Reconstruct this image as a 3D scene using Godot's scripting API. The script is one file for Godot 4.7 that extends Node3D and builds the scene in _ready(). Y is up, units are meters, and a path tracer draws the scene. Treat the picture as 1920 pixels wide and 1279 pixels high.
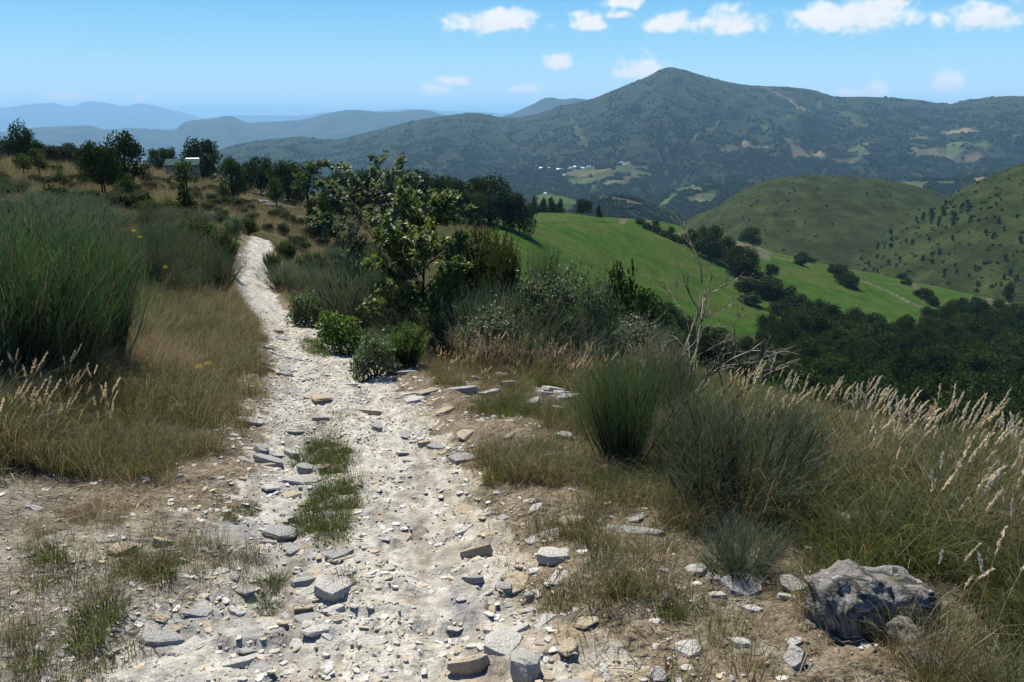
extends Node3D
# A dry stony footpath running down a scrubby mountain slope, a green meadow spur, wooded valley and hazy ranges beyond.
# Everything is laid out by compass bearing (degrees, 0 = straight ahead, minus = left) and distance in metres from the standpoint.

const EYE := 1.65

const DIST := [8, 11, 14, 18, 23, 29, 36, 46, 58, 72, 92, 118, 150, 190, 240, 300, 370, 450, 560]
const BEARING := [-42, -36, -30, -25, -21, -17.5, -14, -10, -5, 0, 5, 10, 15, 20, 25, 30, 36, 42]
const DROP := [
	[2.05, 2.37, 2.61, 2.85, 3.10, 3.35, 3.59, 3.88, 4.09, 4.07, 3.85, 3.36, 3.67, 4.83, 7.78, 11.83, 17.23, 23.97, 34.09],
	[2.20, 2.52, 2.76, 3.06, 3.37, 3.65, 3.91, 4.21, 4.45, 4.55, 4.57, 4.45, 5.07, 6.60, 10.07, 14.63, 20.67, 28.39, 40.03],
	[2.31, 2.66, 2.91, 3.20, 3.54, 3.87, 4.23, 4.69, 5.09, 5.43, 5.60, 5.62, 6.53, 8.95, 13.03, 18.37, 25.21, 33.62, 46.00],
	[2.52, 2.96, 3.27, 3.63, 3.99, 4.41, 4.86, 5.46, 6.08, 6.70, 7.26, 7.73, 8.09, 9.48, 13.91, 19.45, 26.39, 35.15, 48.13],
	[2.77, 3.23, 3.60, 4.03, 4.55, 5.09, 5.68, 6.48, 7.27, 8.22, 9.26, 10.09, 10.57, 11.57, 15.19, 22.04, 32.76, 42.78, 56.39],
	[2.87, 3.36, 3.85, 4.50, 5.31, 6.15, 6.85, 7.80, 8.45, 9.67, 10.90, 12.14, 12.83, 14.40, 18.45, 26.21, 38.06, 47.91, 61.11],
	[2.92, 3.43, 3.90, 4.60, 5.51, 6.65, 7.82, 9.00, 10.01, 11.01, 12.28, 13.70, 14.75, 16.46, 20.88, 29.50, 41.08, 51.58, 65.74],
	[2.96, 3.49, 4.01, 4.79, 5.83, 7.15, 8.58, 10.08, 11.32, 12.61, 13.97, 15.59, 17.09, 19.46, 24.57, 32.83, 44.08, 55.22, 70.36],
	[2.99, 3.57, 4.14, 5.06, 6.39, 7.95, 9.62, 11.47, 13.05, 14.71, 16.61, 18.52, 20.05, 22.77, 27.51, 34.98, 45.81, 57.93, 74.86],
	[2.99, 3.64, 4.31, 5.54, 7.24, 9.13, 11.07, 13.49, 15.76, 18.03, 20.46, 22.99, 24.13, 25.50, 28.56, 33.96, 44.76, 60.39, 80.73],
	[2.98, 3.77, 4.54, 5.84, 7.79, 10.05, 12.60, 16.00, 19.43, 22.95, 26.60, 30.03, 32.62, 33.86, 33.67, 35.11, 44.59, 63.13, 86.02],
	[3.04, 3.77, 4.47, 5.81, 7.83, 10.43, 13.67, 17.61, 22.03, 26.98, 31.69, 35.95, 39.48, 42.36, 42.82, 42.33, 45.07, 62.41, 88.73],
	[3.04, 3.77, 4.51, 5.90, 8.12, 11.00, 14.63, 19.13, 24.32, 30.22, 35.81, 40.98, 45.35, 49.26, 51.56, 51.52, 52.50, 66.03, 98.00],
	[3.07, 3.92, 4.77, 6.31, 8.50, 11.37, 15.02, 19.62, 24.93, 30.99, 37.33, 43.27, 48.25, 53.03, 56.47, 58.80, 61.05, 73.88, 106.13],
	[3.11, 4.03, 5.05, 6.50, 8.34, 10.60, 13.98, 18.94, 24.68, 30.92, 37.29, 43.52, 49.18, 55.11, 60.64, 64.26, 66.09, 79.44, 111.12],
	[3.19, 4.28, 5.41, 6.91, 8.79, 11.17, 14.46, 19.23, 24.83, 31.03, 37.53, 43.57, 48.88, 55.14, 61.68, 67.81, 70.89, 84.56, 114.63],
	[3.20, 4.30, 5.43, 6.95, 8.85, 11.33, 14.66, 19.15, 24.42, 30.38, 36.38, 42.11, 47.49, 53.86, 61.14, 67.67, 75.25, 90.91, 119.85],
	[3.01, 4.07, 5.14, 6.61, 8.44, 10.77, 13.83, 17.96, 22.80, 28.35, 34.38, 40.11, 45.32, 51.58, 58.77, 65.36, 75.11, 91.74, 119.01],
]
const TRACK := [
	Vector2(-0.62, 0.6),
	Vector2(-0.62, -1),
	Vector2(-0.66, -2.68),
	Vector2(-0.85, -4.23),
	Vector2(-1.65, -7.62),
	Vector2(-2.46, -10.6),
	Vector2(-3.46, -13.8),
	Vector2(-5.6, -19.8),
	Vector2(-7.7, -24.8),
	Vector2(-9.9, -30.4),
	Vector2(-11.9, -36.1),
	Vector2(-14.3, -44.8),
	Vector2(-17.1, -54.4),
	Vector2(-19.5, -62),
	Vector2(-22, -70),
]
const TREES := [
	[-30.70, 125.0, 5.41, 2.93, "slim", "slim dark tree standing alone above the row of scrub on the skyline"],
	[-30.76, 92.0, 2.37, 1.55, "young", "small leafy tree below the slim skyline tree, nearer its left edge"],
	[-30.01, 90.0, 2.77, 1.73, "young", "small yellowish tree on a thin stem in the dry field, beside a darker one"],
	[-27.24, 88.0, 4.32, 1.53, "slim", "narrow dark tree hidden behind the twin-stemmed tree in the dry field"],
	[-26.60, 74.0, 4.56, 2.26, "twin", "dark tree on two bare stems in the middle of the dry field"],
	[-25.41, 92.0, 5.65, 3.26, "oak", "big round dark tree close behind the twin-stemmed tree"],
	[-28.92, 84.0, 1.40, 0.67, "sapling", "tiny dark sapling in the dry field, between leafy tree and twin-stemmed tree"],
	[-28.40, 80.0, 1.32, 0.55, "sapling", "thin bare sapling in the dry field just before the twin-stemmed tree"],
	[-27.57, 78.0, 2.12, 0.72, "sapling", "spindly sapling standing left of the twin-stemmed tree stems"],
	[-25.25, 76.0, 2.61, 0.99, "young", "thin round-headed sapling right of the twin-stemmed tree"],
	[-23.23, 165.0, 3.89, 3.35, "oak", "dark bushy tree touching the left wall of the wooden shed"],
	[-22.54, 172.0, 4.82, 2.48, "slim", "pointed dark tree rising behind the shed roof"],
	[-20.63, 160.0, 7.45, 5.47, "oak", "tall broad tree behind the right end of the wooden shed"],
	[-21.76, 112.0, 4.03, 3.55, "oak", "pale green bushy tree in front of the wooden shed"],
	[-21.93, 66.0, 2.86, 1.94, "cone", "dense dark conical tree below the wooden shed"],
	[-23.00, 67.0, 1.46, 1.47, "young", "yellow-green bushy young tree at the foot of the dark conical tree"],
	[-18.96, 120.0, 5.70, 2.98, "oak", "grey-green ragged tree right of the wooden shed on the slope"],
	[-17.18, 150.0, 6.57, 4.51, "oak", "round dark tree at the left end of the grove behind the path"],
	[-16.20, 118.0, 4.77, 2.54, "young", "thin light tree on a slender stem beside the pale rock outcrop"],
	[-15.39, 142.0, 6.74, 5.04, "oak", "dark tree in the middle of the grove behind the path"],
	[-14.02, 138.0, 7.32, 5.82, "oak", "broadest dark tree of the grove, right of the slender light tree"],
	[-13.45, 80.0, 4.27, 2.18, "oak", "dark rounded bushy tree beside the small green plot"],
	[-12.01, 150.0, 6.52, 4.83, "oak", "dark tree behind the left side of the silvery sapling"],
	[-10.34, 160.0, 7.73, 5.81, "oak", "dark tree crown showing just above the silvery sapling"],
	[-11.92, 125.0, 4.79, 4.04, "oak", "low dark tree left of the silvery sapling stem"],
	[-9.54, 205.0, 6.35, 6.65, "oak", "dark tree beside the grey slate roof, half hidden by the sapling"],
	[-6.69, 185.0, 10.25, 10.19, "oak", "tallest rounded oak of the grove right of the silvery sapling"],
	[-7.96, 190.0, 7.26, 6.20, "oak", "oak pressed against the left flank of the tallest grove oak"],
	[-4.31, 185.0, 9.78, 7.81, "oak", "oak in the middle of the grove at the meadow's edge"],
	[-5.36, 175.0, 7.13, 5.30, "oak", "smaller dark oak between the tallest oak and the middle one"],
	[-1.67, 190.0, 10.83, 9.81, "oak", "broad rounded oak near the right end of the meadow grove"],
	[-2.84, 180.0, 6.94, 5.48, "oak", "low dark oak at the foot of the broad rounded one"],
	[-0.57, 188.0, 7.26, 4.99, "slim", "dark narrow tree right of the broad rounded oak"],
	[0.57, 188.0, 9.02, 5.49, "oak", "last dark tree of the grove, its shadow on the green meadow"],
	[1.59, 300.0, 5.91, 4.75, "cone", "first little dark conifer behind the meadow crest"],
	[2.19, 300.0, 5.17, 4.35, "cone", "second little dark conifer behind the meadow crest"],
	[2.79, 302.0, 5.65, 4.38, "cone", "third little dark conifer behind the meadow crest"],
	[3.40, 305.0, 5.02, 4.02, "cone", "last little dark conifer of the row behind the meadow crest"],
	[5.01, 318.0, 6.32, 5.44, "oak", "lone round tree on the meadow crest between conifers and farm track"],
	[6.14, 322.0, 4.74, 2.96, "cone", "small lone bush-like tree on the meadow crest near the farm track"],
	[10.11, 328.7, 3.61, 3.00, "slim", "thin upright tree sticking out of the meadow hedge top end"],
	[11.21, 316.6, 4.00, 2.48, "slim", "second thin upright tree sticking out of the meadow hedge"],
	[12.60, 310.7, 6.37, 5.66, "oak", "small round tree where the hedge meets the tan strip"],
	[13.85, 301.1, 11.40, 8.61, "oak", "largest dark round tree in the hedge across the meadow"],
	[14.92, 314.6, 8.08, 6.11, "oak", "dark tree on the lower right of the hedge's largest tree"],
	[16.09, 286.4, 10.39, 9.27, "oak", "dark leaning tree halfway down the meadow hedge"],
	[16.65, 405.0, 8.54, 8.28, "oak", "rounded tree standing on the skyline above the tan strip"],
	[18.11, 304.9, 5.00, 3.91, "oak", "small round tree alone at the upper corner of the right-hand meadow"],
	[21.10, 214.6, 8.68, 8.28, "oak", "dark tall tree where hedge and valley wood join"],
	[32.27, 430.0, 9.45, 4.45, "slim", "dark narrow tree at the far edge of the tan field"],
]
const HEDGE := [
	[9.03, 328.7, 2.58, 4.30, "first dark shrub from the top in the hedge climbing the meadow", "shrubs from the top in the hedge climbing the meadow"],
	[9.56, 316.6, 2.90, 4.14, "second dark shrub from the top in the hedge climbing the meadow", "shrubs from the top in the hedge climbing the meadow"],
	[10.16, 314.6, 2.88, 4.52, "third dark shrub from the top in the hedge climbing the meadow", "shrubs from the top in the hedge climbing the meadow"],
	[10.80, 310.7, 2.84, 4.46, "fourth dark shrub from the top in the hedge climbing the meadow", "shrubs from the top in the hedge climbing the meadow"],
	[11.44, 308.7, 2.82, 4.84, "fifth dark shrub from the top in the hedge climbing the meadow", "shrubs from the top in the hedge climbing the meadow"],
	[12.12, 310.7, 2.43, 4.45, "sixth dark shrub from the top in the hedge climbing the meadow", "shrubs from the top in the hedge climbing the meadow"],
	[13.16, 308.7, 3.21, 4.82, "seventh dark shrub from the top in the hedge climbing the meadow", "shrubs from the top in the hedge climbing the meadow"],
	[14.46, 306.8, 3.98, 5.17, "eighth dark shrub from the top in the hedge climbing the meadow", "shrubs from the top in the hedge climbing the meadow"],
	[15.23, 308.7, 3.60, 5.19, "ninth dark shrub from the top in the hedge climbing the meadow", "shrubs from the top in the hedge climbing the meadow"],
	[15.61, 301.1, 4.29, 5.45, "tenth dark shrub from the top in the hedge climbing the meadow", "shrubs from the top in the hedge climbing the meadow"],
	[16.45, 288.2, 4.47, 5.59, "eleventh dark shrub from the top in the hedge climbing the meadow", "shrubs from the top in the hedge climbing the meadow"],
	[17.12, 284.6, 4.41, 5.88, "twelfth dark shrub from the top in the hedge climbing the meadow", "shrubs from the top in the hedge climbing the meadow"],
	[16.46, 262.3, 5.11, 6.82, "first dark shrub from left in the thicket where hedge meets valley", "shrubs from left in the thicket where hedge meets valley"],
	[17.33, 262.3, 5.77, 7.47, "second dark shrub from left in the thicket where hedge meets valley", "shrubs from left in the thicket where hedge meets valley"],
	[18.26, 264.0, 6.13, 7.83, "third dark shrub from left in the thicket where hedge meets valley", "shrubs from left in the thicket where hedge meets valley"],
	[19.13, 264.0, 6.10, 7.46, "fourth dark shrub from left in the thicket where hedge meets valley", "shrubs from left in the thicket where hedge meets valley"],
	[19.86, 257.4, 5.61, 7.26, "fifth dark shrub from left in the thicket where hedge meets valley", "shrubs from left in the thicket where hedge meets valley"],
	[17.85, 281.0, 4.34, 7.24, "sixth dark shrub from left in the thicket where hedge meets valley", "shrubs from left in the thicket where hedge meets valley"],
	[18.92, 241.8, 4.68, 6.87, "seventh dark shrub from left in the thicket where hedge meets valley", "shrubs from left in the thicket where hedge meets valley"],
	[20.27, 243.3, 5.31, 7.18, "eighth dark shrub from left in the thicket where hedge meets valley", "shrubs from left in the thicket where hedge meets valley"],
	[16.88, 244.8, 3.83, 6.38, "ninth dark shrub from left in the thicket where hedge meets valley", "shrubs from left in the thicket where hedge meets valley"],
	[17.48, 560.0, 4.32, 7.91, "first dark shrub from left on the bank right of the skyline tree", "shrubs from left on the bank right of the skyline tree"],
	[18.12, 560.0, 5.02, 8.61, "second dark shrub from left on the bank right of the skyline tree", "shrubs from left on the bank right of the skyline tree"],
	[18.75, 560.0, 5.01, 8.58, "third dark shrub from left on the bank right of the skyline tree", "shrubs from left on the bank right of the skyline tree"],
	[19.39, 560.0, 5.70, 9.27, "fourth dark shrub from left on the bank right of the skyline tree", "shrubs from left on the bank right of the skyline tree"],
	[20.03, 386.9, 4.39, 6.33, "fifth dark shrub from left on the bank right of the skyline tree", "shrubs from left on the bank right of the skyline tree"],
	[19.93, 356.6, 3.60, 5.40, "sixth dark shrub from left on the bank right of the skyline tree", "shrubs from left on the bank right of the skyline tree"],
	[20.59, 386.9, 2.43, 4.86, "seventh dark shrub from left on the bank right of the skyline tree", "shrubs from left on the bank right of the skyline tree"],
	[22.06, 356.6, 4.00, 4.89, "first dark shrub from left in the long clump on the far meadow", "shrubs from left in the long clump on the far meadow"],
	[22.50, 343.5, 5.56, 5.99, "second dark shrub from left in the long clump on the far meadow", "shrubs from left in the long clump on the far meadow"],
	[22.94, 332.9, 6.22, 6.63, "third dark shrub from left in the long clump on the far meadow", "shrubs from left in the long clump on the far meadow"],
	[23.29, 328.7, 5.31, 5.72, "fourth dark shrub from left in the long clump on the far meadow", "shrubs from left in the long clump on the far meadow"],
	[22.59, 358.9, 4.46, 5.35, "fifth dark shrub from left in the long clump on the far meadow", "shrubs from left in the long clump on the far meadow"],
	[25.74, 560.0, 3.42, 4.79, "first dark shrub from left along the far meadow's dry bank", "shrubs from left along the far meadow's dry bank"],
	[26.22, 409.3, 3.47, 4.95, "second dark shrub from left along the far meadow's dry bank", "shrubs from left along the far meadow's dry bank"],
	[26.57, 370.3, 3.13, 4.48, "third dark shrub from left along the far meadow's dry bank", "shrubs from left along the far meadow's dry bank"],
	[27.40, 345.6, 3.75, 4.58, "fourth dark shrub from left along the far meadow's dry bank", "shrubs from left along the far meadow's dry bank"],
	[27.87, 339.2, 5.30, 5.30, "fifth dark shrub from left along the far meadow's dry bank", "shrubs from left along the far meadow's dry bank"],
	[28.21, 332.9, 3.99, 4.79, "sixth dark shrub from left along the far meadow's dry bank", "shrubs from left along the far meadow's dry bank"],
	[29.93, 347.8, 3.28, 3.69, "seventh dark shrub from left along the far meadow's dry bank", "shrubs from left along the far meadow's dry bank"],
	[30.61, 361.1, 2.54, 4.23, "eighth dark shrub from left along the far meadow's dry bank", "shrubs from left along the far meadow's dry bank"],
	[31.02, 352.2, 3.29, 3.29, "ninth dark shrub from left along the far meadow's dry bank", "shrubs from left along the far meadow's dry bank"],
	[30.53, 347.8, 1.63, 3.67, "tenth dark shrub from left along the far meadow's dry bank", "shrubs from left along the far meadow's dry bank"],
]
const SCRUB := [
	[-32.37, 126.8, 2.09, 2.36, "low shrub in the row of dull scrub along the left skyline, first from the left", "shrubs in the row of dull scrub along the left skyline"],
	[-32.03, 126.8, 2.04, 2.37, "low shrub in the row of dull scrub along the left skyline, second from the left", "shrubs in the row of dull scrub along the left skyline"],
	[-31.71, 131.2, 3.18, 2.46, "low shrub in the row of dull scrub along the left skyline, third from the left", "shrubs in the row of dull scrub along the left skyline"],
	[-31.34, 125.3, 2.69, 2.36, "low shrub in the row of dull scrub along the left skyline, fourth from the left", "shrubs in the row of dull scrub along the left skyline"],
	[-30.99, 124.6, 2.09, 2.35, "low shrub in the row of dull scrub along the left skyline, fifth from the left", "shrubs in the row of dull scrub along the left skyline"],
	[-30.66, 131.7, 3.27, 2.50, "low shrub in the row of dull scrub along the left skyline, sixth from the left", "shrubs in the row of dull scrub along the left skyline"],
	[-30.31, 125.7, 2.24, 2.39, "low shrub in the row of dull scrub along the left skyline, seventh from the left", "shrubs in the row of dull scrub along the left skyline"],
	[-29.95, 132.3, 3.17, 2.53, "low shrub in the row of dull scrub along the left skyline, eighth from the left", "shrubs in the row of dull scrub along the left skyline"],
	[-29.60, 129.3, 2.17, 2.48, "low shrub in the row of dull scrub along the left skyline, ninth from the left", "shrubs in the row of dull scrub along the left skyline"],
	[-29.23, 124.1, 2.68, 2.39, "low shrub in the row of dull scrub along the left skyline, tenth from the left", "shrubs in the row of dull scrub along the left skyline"],
	[-28.86, 133.2, 2.26, 2.57, "low shrub in the row of dull scrub along the left skyline, eleventh from the left", "shrubs in the row of dull scrub along the left skyline"],
	[-28.51, 125.6, 2.79, 2.44, "low shrub in the row of dull scrub along the left skyline, twelfth from the left", "shrubs in the row of dull scrub along the left skyline"],
	[-28.14, 132.6, 3.00, 2.58, "low shrub in the row of dull scrub along the left skyline, thirteenth from the left", "shrubs in the row of dull scrub along the left skyline"],
	[-27.76, 127.0, 2.79, 2.48, "low shrub in the row of dull scrub along the left skyline, fourteenth from the left", "shrubs in the row of dull scrub along the left skyline"],
	[-27.38, 123.9, 2.62, 2.43, "low shrub in the row of dull scrub along the left skyline, fifteenth from the left", "shrubs in the row of dull scrub along the left skyline"],
	[-24.46, 118.0, 0.82, 1.54, "low shrub on the bank just left of the wooden shed, first from the left", "shrubs on the bank just left of the wooden shed"],
	[-24.09, 118.0, 1.15, 1.55, "low shrub on the bank just left of the wooden shed, second from the left", "shrubs on the bank just left of the wooden shed"],
	[-23.72, 118.0, 0.66, 1.55, "low shrub on the bank just left of the wooden shed, third from the left", "shrubs on the bank just left of the wooden shed"],
	[-23.35, 118.0, 0.67, 1.56, "low shrub on the bank just left of the wooden shed, fourth from the left", "shrubs on the bank just left of the wooden shed"],
	[-22.98, 118.0, 1.04, 1.56, "low shrub on the bank just left of the wooden shed, fifth from the left", "shrubs on the bank just left of the wooden shed"],
	[-22.60, 118.0, 0.82, 1.57, "low shrub on the bank just left of the wooden shed, sixth from the left", "shrubs on the bank just left of the wooden shed"],
	[-20.30, 107.5, 1.37, 1.72, "low shrub on the slope right of the wooden shed, first from the left", "shrubs on the slope right of the wooden shed"],
	[-19.93, 108.6, 1.12, 1.75, "low shrub on the slope right of the wooden shed, second from the left", "shrubs on the slope right of the wooden shed"],
	[-19.50, 106.4, 1.51, 1.72, "low shrub on the slope right of the wooden shed, third from the left", "shrubs on the slope right of the wooden shed"],
	[-19.11, 107.1, 1.63, 1.73, "low shrub on the slope right of the wooden shed, fourth from the left", "shrubs on the slope right of the wooden shed"],
	[-18.73, 103.6, 1.72, 1.68, "low shrub on the slope right of the wooden shed, fifth from the left", "shrubs on the slope right of the wooden shed"],
	[-18.30, 114.2, 1.23, 1.86, "low shrub on the slope right of the wooden shed, sixth from the left", "shrubs on the slope right of the wooden shed"],
	[-17.93, 107.3, 1.17, 1.75, "low shrub on the slope right of the wooden shed, seventh from the left", "shrubs on the slope right of the wooden shed"],
	[-16.90, 79.0, 0.88, 1.31, "low shrub below the grove, beyond the bend of the path, first from the left", "shrubs below the grove, beyond the bend of the path"],
	[-16.42, 100.9, 1.46, 1.66, "low shrub below the grove, beyond the bend of the path, second from the left", "shrubs below the grove, beyond the bend of the path"],
	[-15.90, 78.4, 1.18, 1.30, "low shrub below the grove, beyond the bend of the path, third from the left", "shrubs below the grove, beyond the bend of the path"],
	[-15.34, 96.6, 1.46, 1.60, "low shrub below the grove, beyond the bend of the path, fourth from the left", "shrubs below the grove, beyond the bend of the path"],
	[-14.82, 92.9, 1.39, 1.55, "low shrub below the grove, beyond the bend of the path, fifth from the left", "shrubs below the grove, beyond the bend of the path"],
	[-14.32, 82.6, 0.83, 1.38, "low shrub below the grove, beyond the bend of the path, sixth from the left", "shrubs below the grove, beyond the bend of the path"],
	[-13.75, 87.2, 0.77, 1.46, "low shrub below the grove, beyond the bend of the path, seventh from the left", "shrubs below the grove, beyond the bend of the path"],
	[-13.25, 78.2, 0.81, 1.32, "low shrub below the grove, beyond the bend of the path, eighth from the left", "shrubs below the grove, beyond the bend of the path"],
	[-12.65, 96.8, 0.88, 1.63, "low shrub below the grove, beyond the bend of the path, ninth from the left", "shrubs below the grove, beyond the bend of the path"],
	[-12.13, 80.3, 0.81, 1.36, "low shrub below the grove, beyond the bend of the path, tenth from the left", "shrubs below the grove, beyond the bend of the path"],
	[-20.44, 88.5, 0.78, 1.31, "low shrub on the terrace bank above the path's far end, first from the left", "shrubs on the terrace bank above the path's far end"],
	[-19.99, 88.0, 0.58, 1.31, "low shrub on the terrace bank above the path's far end, second from the left", "shrubs on the terrace bank above the path's far end"],
	[-19.62, 86.5, 0.62, 1.29, "low shrub on the terrace bank above the path's far end, third from the left", "shrubs on the terrace bank above the path's far end"],
	[-19.21, 98.0, 0.76, 1.46, "low shrub on the terrace bank above the path's far end, fourth from the left", "shrubs on the terrace bank above the path's far end"],
	[-18.79, 95.3, 0.91, 1.43, "low shrub on the terrace bank above the path's far end, fifth from the left", "shrubs on the terrace bank above the path's far end"],
	[-18.39, 91.7, 1.14, 1.38, "low shrub on the terrace bank above the path's far end, sixth from the left", "shrubs on the terrace bank above the path's far end"],
	[-17.97, 86.4, 0.77, 1.31, "low shrub on the terrace bank above the path's far end, seventh from the left", "shrubs on the terrace bank above the path's far end"],
]
var MEADOW := PackedVector2Array([Vector2(-2.28, 5.068), Vector2(0.00, 5.532), Vector2(1.51, 5.601), Vector2(5.28, 6.328), Vector2(8.64, 6.328), Vector2(12.72, 5.883), Vector2(16.34, 6.328), Vector2(19.88, 6.328), Vector2(22.57, 6.328), Vector2(26.48, 6.328), Vector2(30.67, 6.328), Vector2(31.29, 5.820), Vector2(29.25, 5.770), Vector2(28.04, 5.751), Vector2(26.59, 5.626), Vector2(23.73, 5.519), Vector2(21.31, 5.507), Vector2(18.26, 5.344), Vector2(13.12, 5.225), Vector2(7.42, 4.924), Vector2(-2.32, 4.585)])
var STRIP := PackedVector2Array([Vector2(11.63, 5.827), Vector2(13.81, 5.952), Vector2(16.34, 5.964), Vector2(18.14, 5.939), Vector2(17.83, 5.833), Vector2(16.05, 5.808), Vector2(13.88, 5.758), Vector2(12.04, 5.745)])
var TANFIELD := PackedVector2Array([Vector2(30.82, 6.328), Vector2(32.61, 5.971), Vector2(34.32, 5.921), Vector2(35.71, 5.877), Vector2(35.89, 5.707), Vector2(33.30, 5.820), Vector2(31.23, 5.864)])
var BANK_A := PackedVector2Array([Vector2(109.7, -341.7), Vector2(125.3, -346.0), Vector2(136.0, -337.0), Vector2(146.2, -308.4), Vector2(149.8, -283.4)])
var BANK_B := PackedVector2Array([Vector2(241.5, -505.3), Vector2(169.5, -334.4), Vector2(157.8, -295.5)])
var FARM_TRACK := PackedVector2Array([Vector2(71.5, -555.4), Vector2(81.3, -554.1), Vector2(42.6, -309.7)])
var FARM_TRACK_B := PackedVector2Array([Vector2(81.3, -554.1), Vector2(55.8, -317.7)])
var DITCH := PackedVector2Array([Vector2(6.2, -232.8), Vector2(21.0, -264.8), Vector2(42.6, -309.7)])
const RIDGES := [
	["far_mountain", "pale blue mountain range farthest away on the left", [[-36.50, 0.00692], [-34.04, 0.01017], [-31.47, 0.00891], [-30.23, 0.01219], [-28.70, 0.01452], [-27.88, 0.01085], [-26.83, 0.01641], [-25.67, 0.01437], [-24.79, 0.01170], [-23.87, 0.01458], [-21.90, 0.00684], [-20.51, 0.00000], [-18.80, -0.01464]], 30000, 24000, -500],
	["far_mountain", "faint blue ridge line at the horizon's centre", [[-21.98, -0.00687], [-20.35, -0.00116], [-18.05, 0.00234], [-14.34, 0.00239], [-12.25, 0.00601], [-11.20, 0.00362], [-9.42, 0.00607], [-7.99, 0.00913], [-5.83, 0.00917], [-4.74, 0.00735], [-2.19, 0.00614], [0.00, 0.00369], [3.30, -0.00308]], 27000, 22000, -500],
	["far_hill", "long blue ridge with rounded tops on the left", [[-37.80, -0.00732], [-34.27, -0.01535], [-31.67, -0.01475], [-30.56, -0.01118], [-26.86, -0.00882], [-26.01, -0.01278], [-24.80, -0.01122], [-22.02, -0.01261], [-21.50, -0.00517], [-19.71, -0.00116], [-18.78, 0.00175], [-17.59, -0.00588], [-16.41, -0.00473], [-14.36, -0.00299], [-12.07, 0.00601], [-10.83, 0.00845], [-8.71, 0.00608], [-7.81, 0.00670], [-6.19, 0.00855], [-4.75, 0.00307], [-3.30, -0.00493], [0.00, -0.01547]], 11000, 7500, -420],
	["far_hill", "notched blue peak behind the left shoulder of the main mountain", [[-2.20, -0.00740], [-0.37, 0.00246], [1.46, 0.01533], [2.37, 0.02263], [3.46, 0.02078], [4.36, 0.02198], [5.81, 0.01708], [8.72, 0.00304]], 9000, 7000, -300],
	["main_mountain", "big scrub-covered mountain with a domed summit", [[-25.00, -0.08889], [-23.33, -0.07225], [-21.97, -0.05930], [-20.61, -0.04677], [-19.22, -0.03348], [-17.53, -0.02724], [-14.43, -0.02161], [-12.35, -0.02546], [-9.48, -0.01526], [-7.30, -0.00612], [-5.84, -0.00123], [-4.02, 0.00307], [-2.56, 0.00553], [-1.10, 0.00123], [0.00, -0.00062], [1.46, 0.00308], [3.64, 0.01408], [5.45, 0.02133], [7.22, 0.03330], [8.97, 0.04506], [10.00, 0.05377], [10.69, 0.05600], [11.75, 0.05170], [13.50, 0.04260], [15.90, 0.03518], [18.23, 0.03303], [19.87, 0.02872], [20.86, 0.02287], [23.67, 0.02130], [25.79, 0.01820], [27.57, 0.01359], [28.39, 0.01725], [30.03, 0.02066], [31.37, 0.02089], [34.67, 0.02212], [40.35, 0.02327]], 4600, 1900, -260],
	["knoll", "dark wooded knoll beside the village fields", [[5.95, -0.06869], [7.04, -0.05904], [8.83, -0.04313], [10.59, -0.03054], [12.01, -0.02855], [13.44, -0.03632], [15.23, -0.04821], [17.02, -0.06298], [18.77, -0.07450]], 3100, 2500, -300],
	["village_hill", "spur carrying the village and its small fields", [[-5.25, -0.09573], [-2.99, -0.07858], [-0.37, -0.06523], [1.49, -0.06011], [3.72, -0.06000], [5.57, -0.05668], [7.57, -0.05141], [8.85, -0.05313], [11.05, -0.06464], [13.61, -0.08086], [16.15, -0.10047]], 2700, 1800, -290],
	["field_hill", "wooded hillside with tan hay fields under the knoll", [[6.06, -0.13344], [8.27, -0.11842], [10.05, -0.09339], [12.18, -0.07943], [13.94, -0.07512], [16.04, -0.07562], [18.77, -0.07450], [21.41, -0.07326], [25.78, -0.06681], [28.72, -0.06338], [32.76, -0.05003], [37.65, -0.03956]], 2050, 1300, -250],
	["grass_knoll", "small pale green knoll below the village", [[-0.76, -0.11440], [0.94, -0.10459], [1.50, -0.09611], [2.25, -0.08959], [3.38, -0.09209], [4.70, -0.09970], [6.02, -0.11052], [7.16, -0.12004]], 1500, 1000, -200],
	["brown_knoll", "wooded knoll with a brown top beyond the meadow", [[3.78, -0.11744], [4.89, -0.10422], [5.99, -0.09432], [7.48, -0.09339], [8.97, -0.09946], [10.46, -0.10993], [12.31, -0.12077], [14.18, -0.13977]], 1300, 850, -190],
	["domed_hill", "smooth green domed hill beyond the meadow", [[9.85, -0.15853], [12.31, -0.11885], [14.05, -0.10400], [16.06, -0.07995], [17.39, -0.07080], [19.39, -0.06454], [22.00, -0.06403], [24.24, -0.06648], [25.81, -0.07084], [27.66, -0.07883], [28.90, -0.08758], [30.75, -0.10398], [33.39, -0.12316]], 1000, 600, -130],
	["scrub_hill", "steep scrubby hillside at the right edge beyond the meadow", [[19.95, -0.17350], [21.55, -0.15592], [23.72, -0.13504], [26.08, -0.11162], [27.76, -0.09256], [28.80, -0.07460], [30.39, -0.05847], [31.92, -0.04510], [33.90, -0.03100], [38.46, -0.00483], [44.46, 0.00876]], 780, 500, -125],
]
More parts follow.
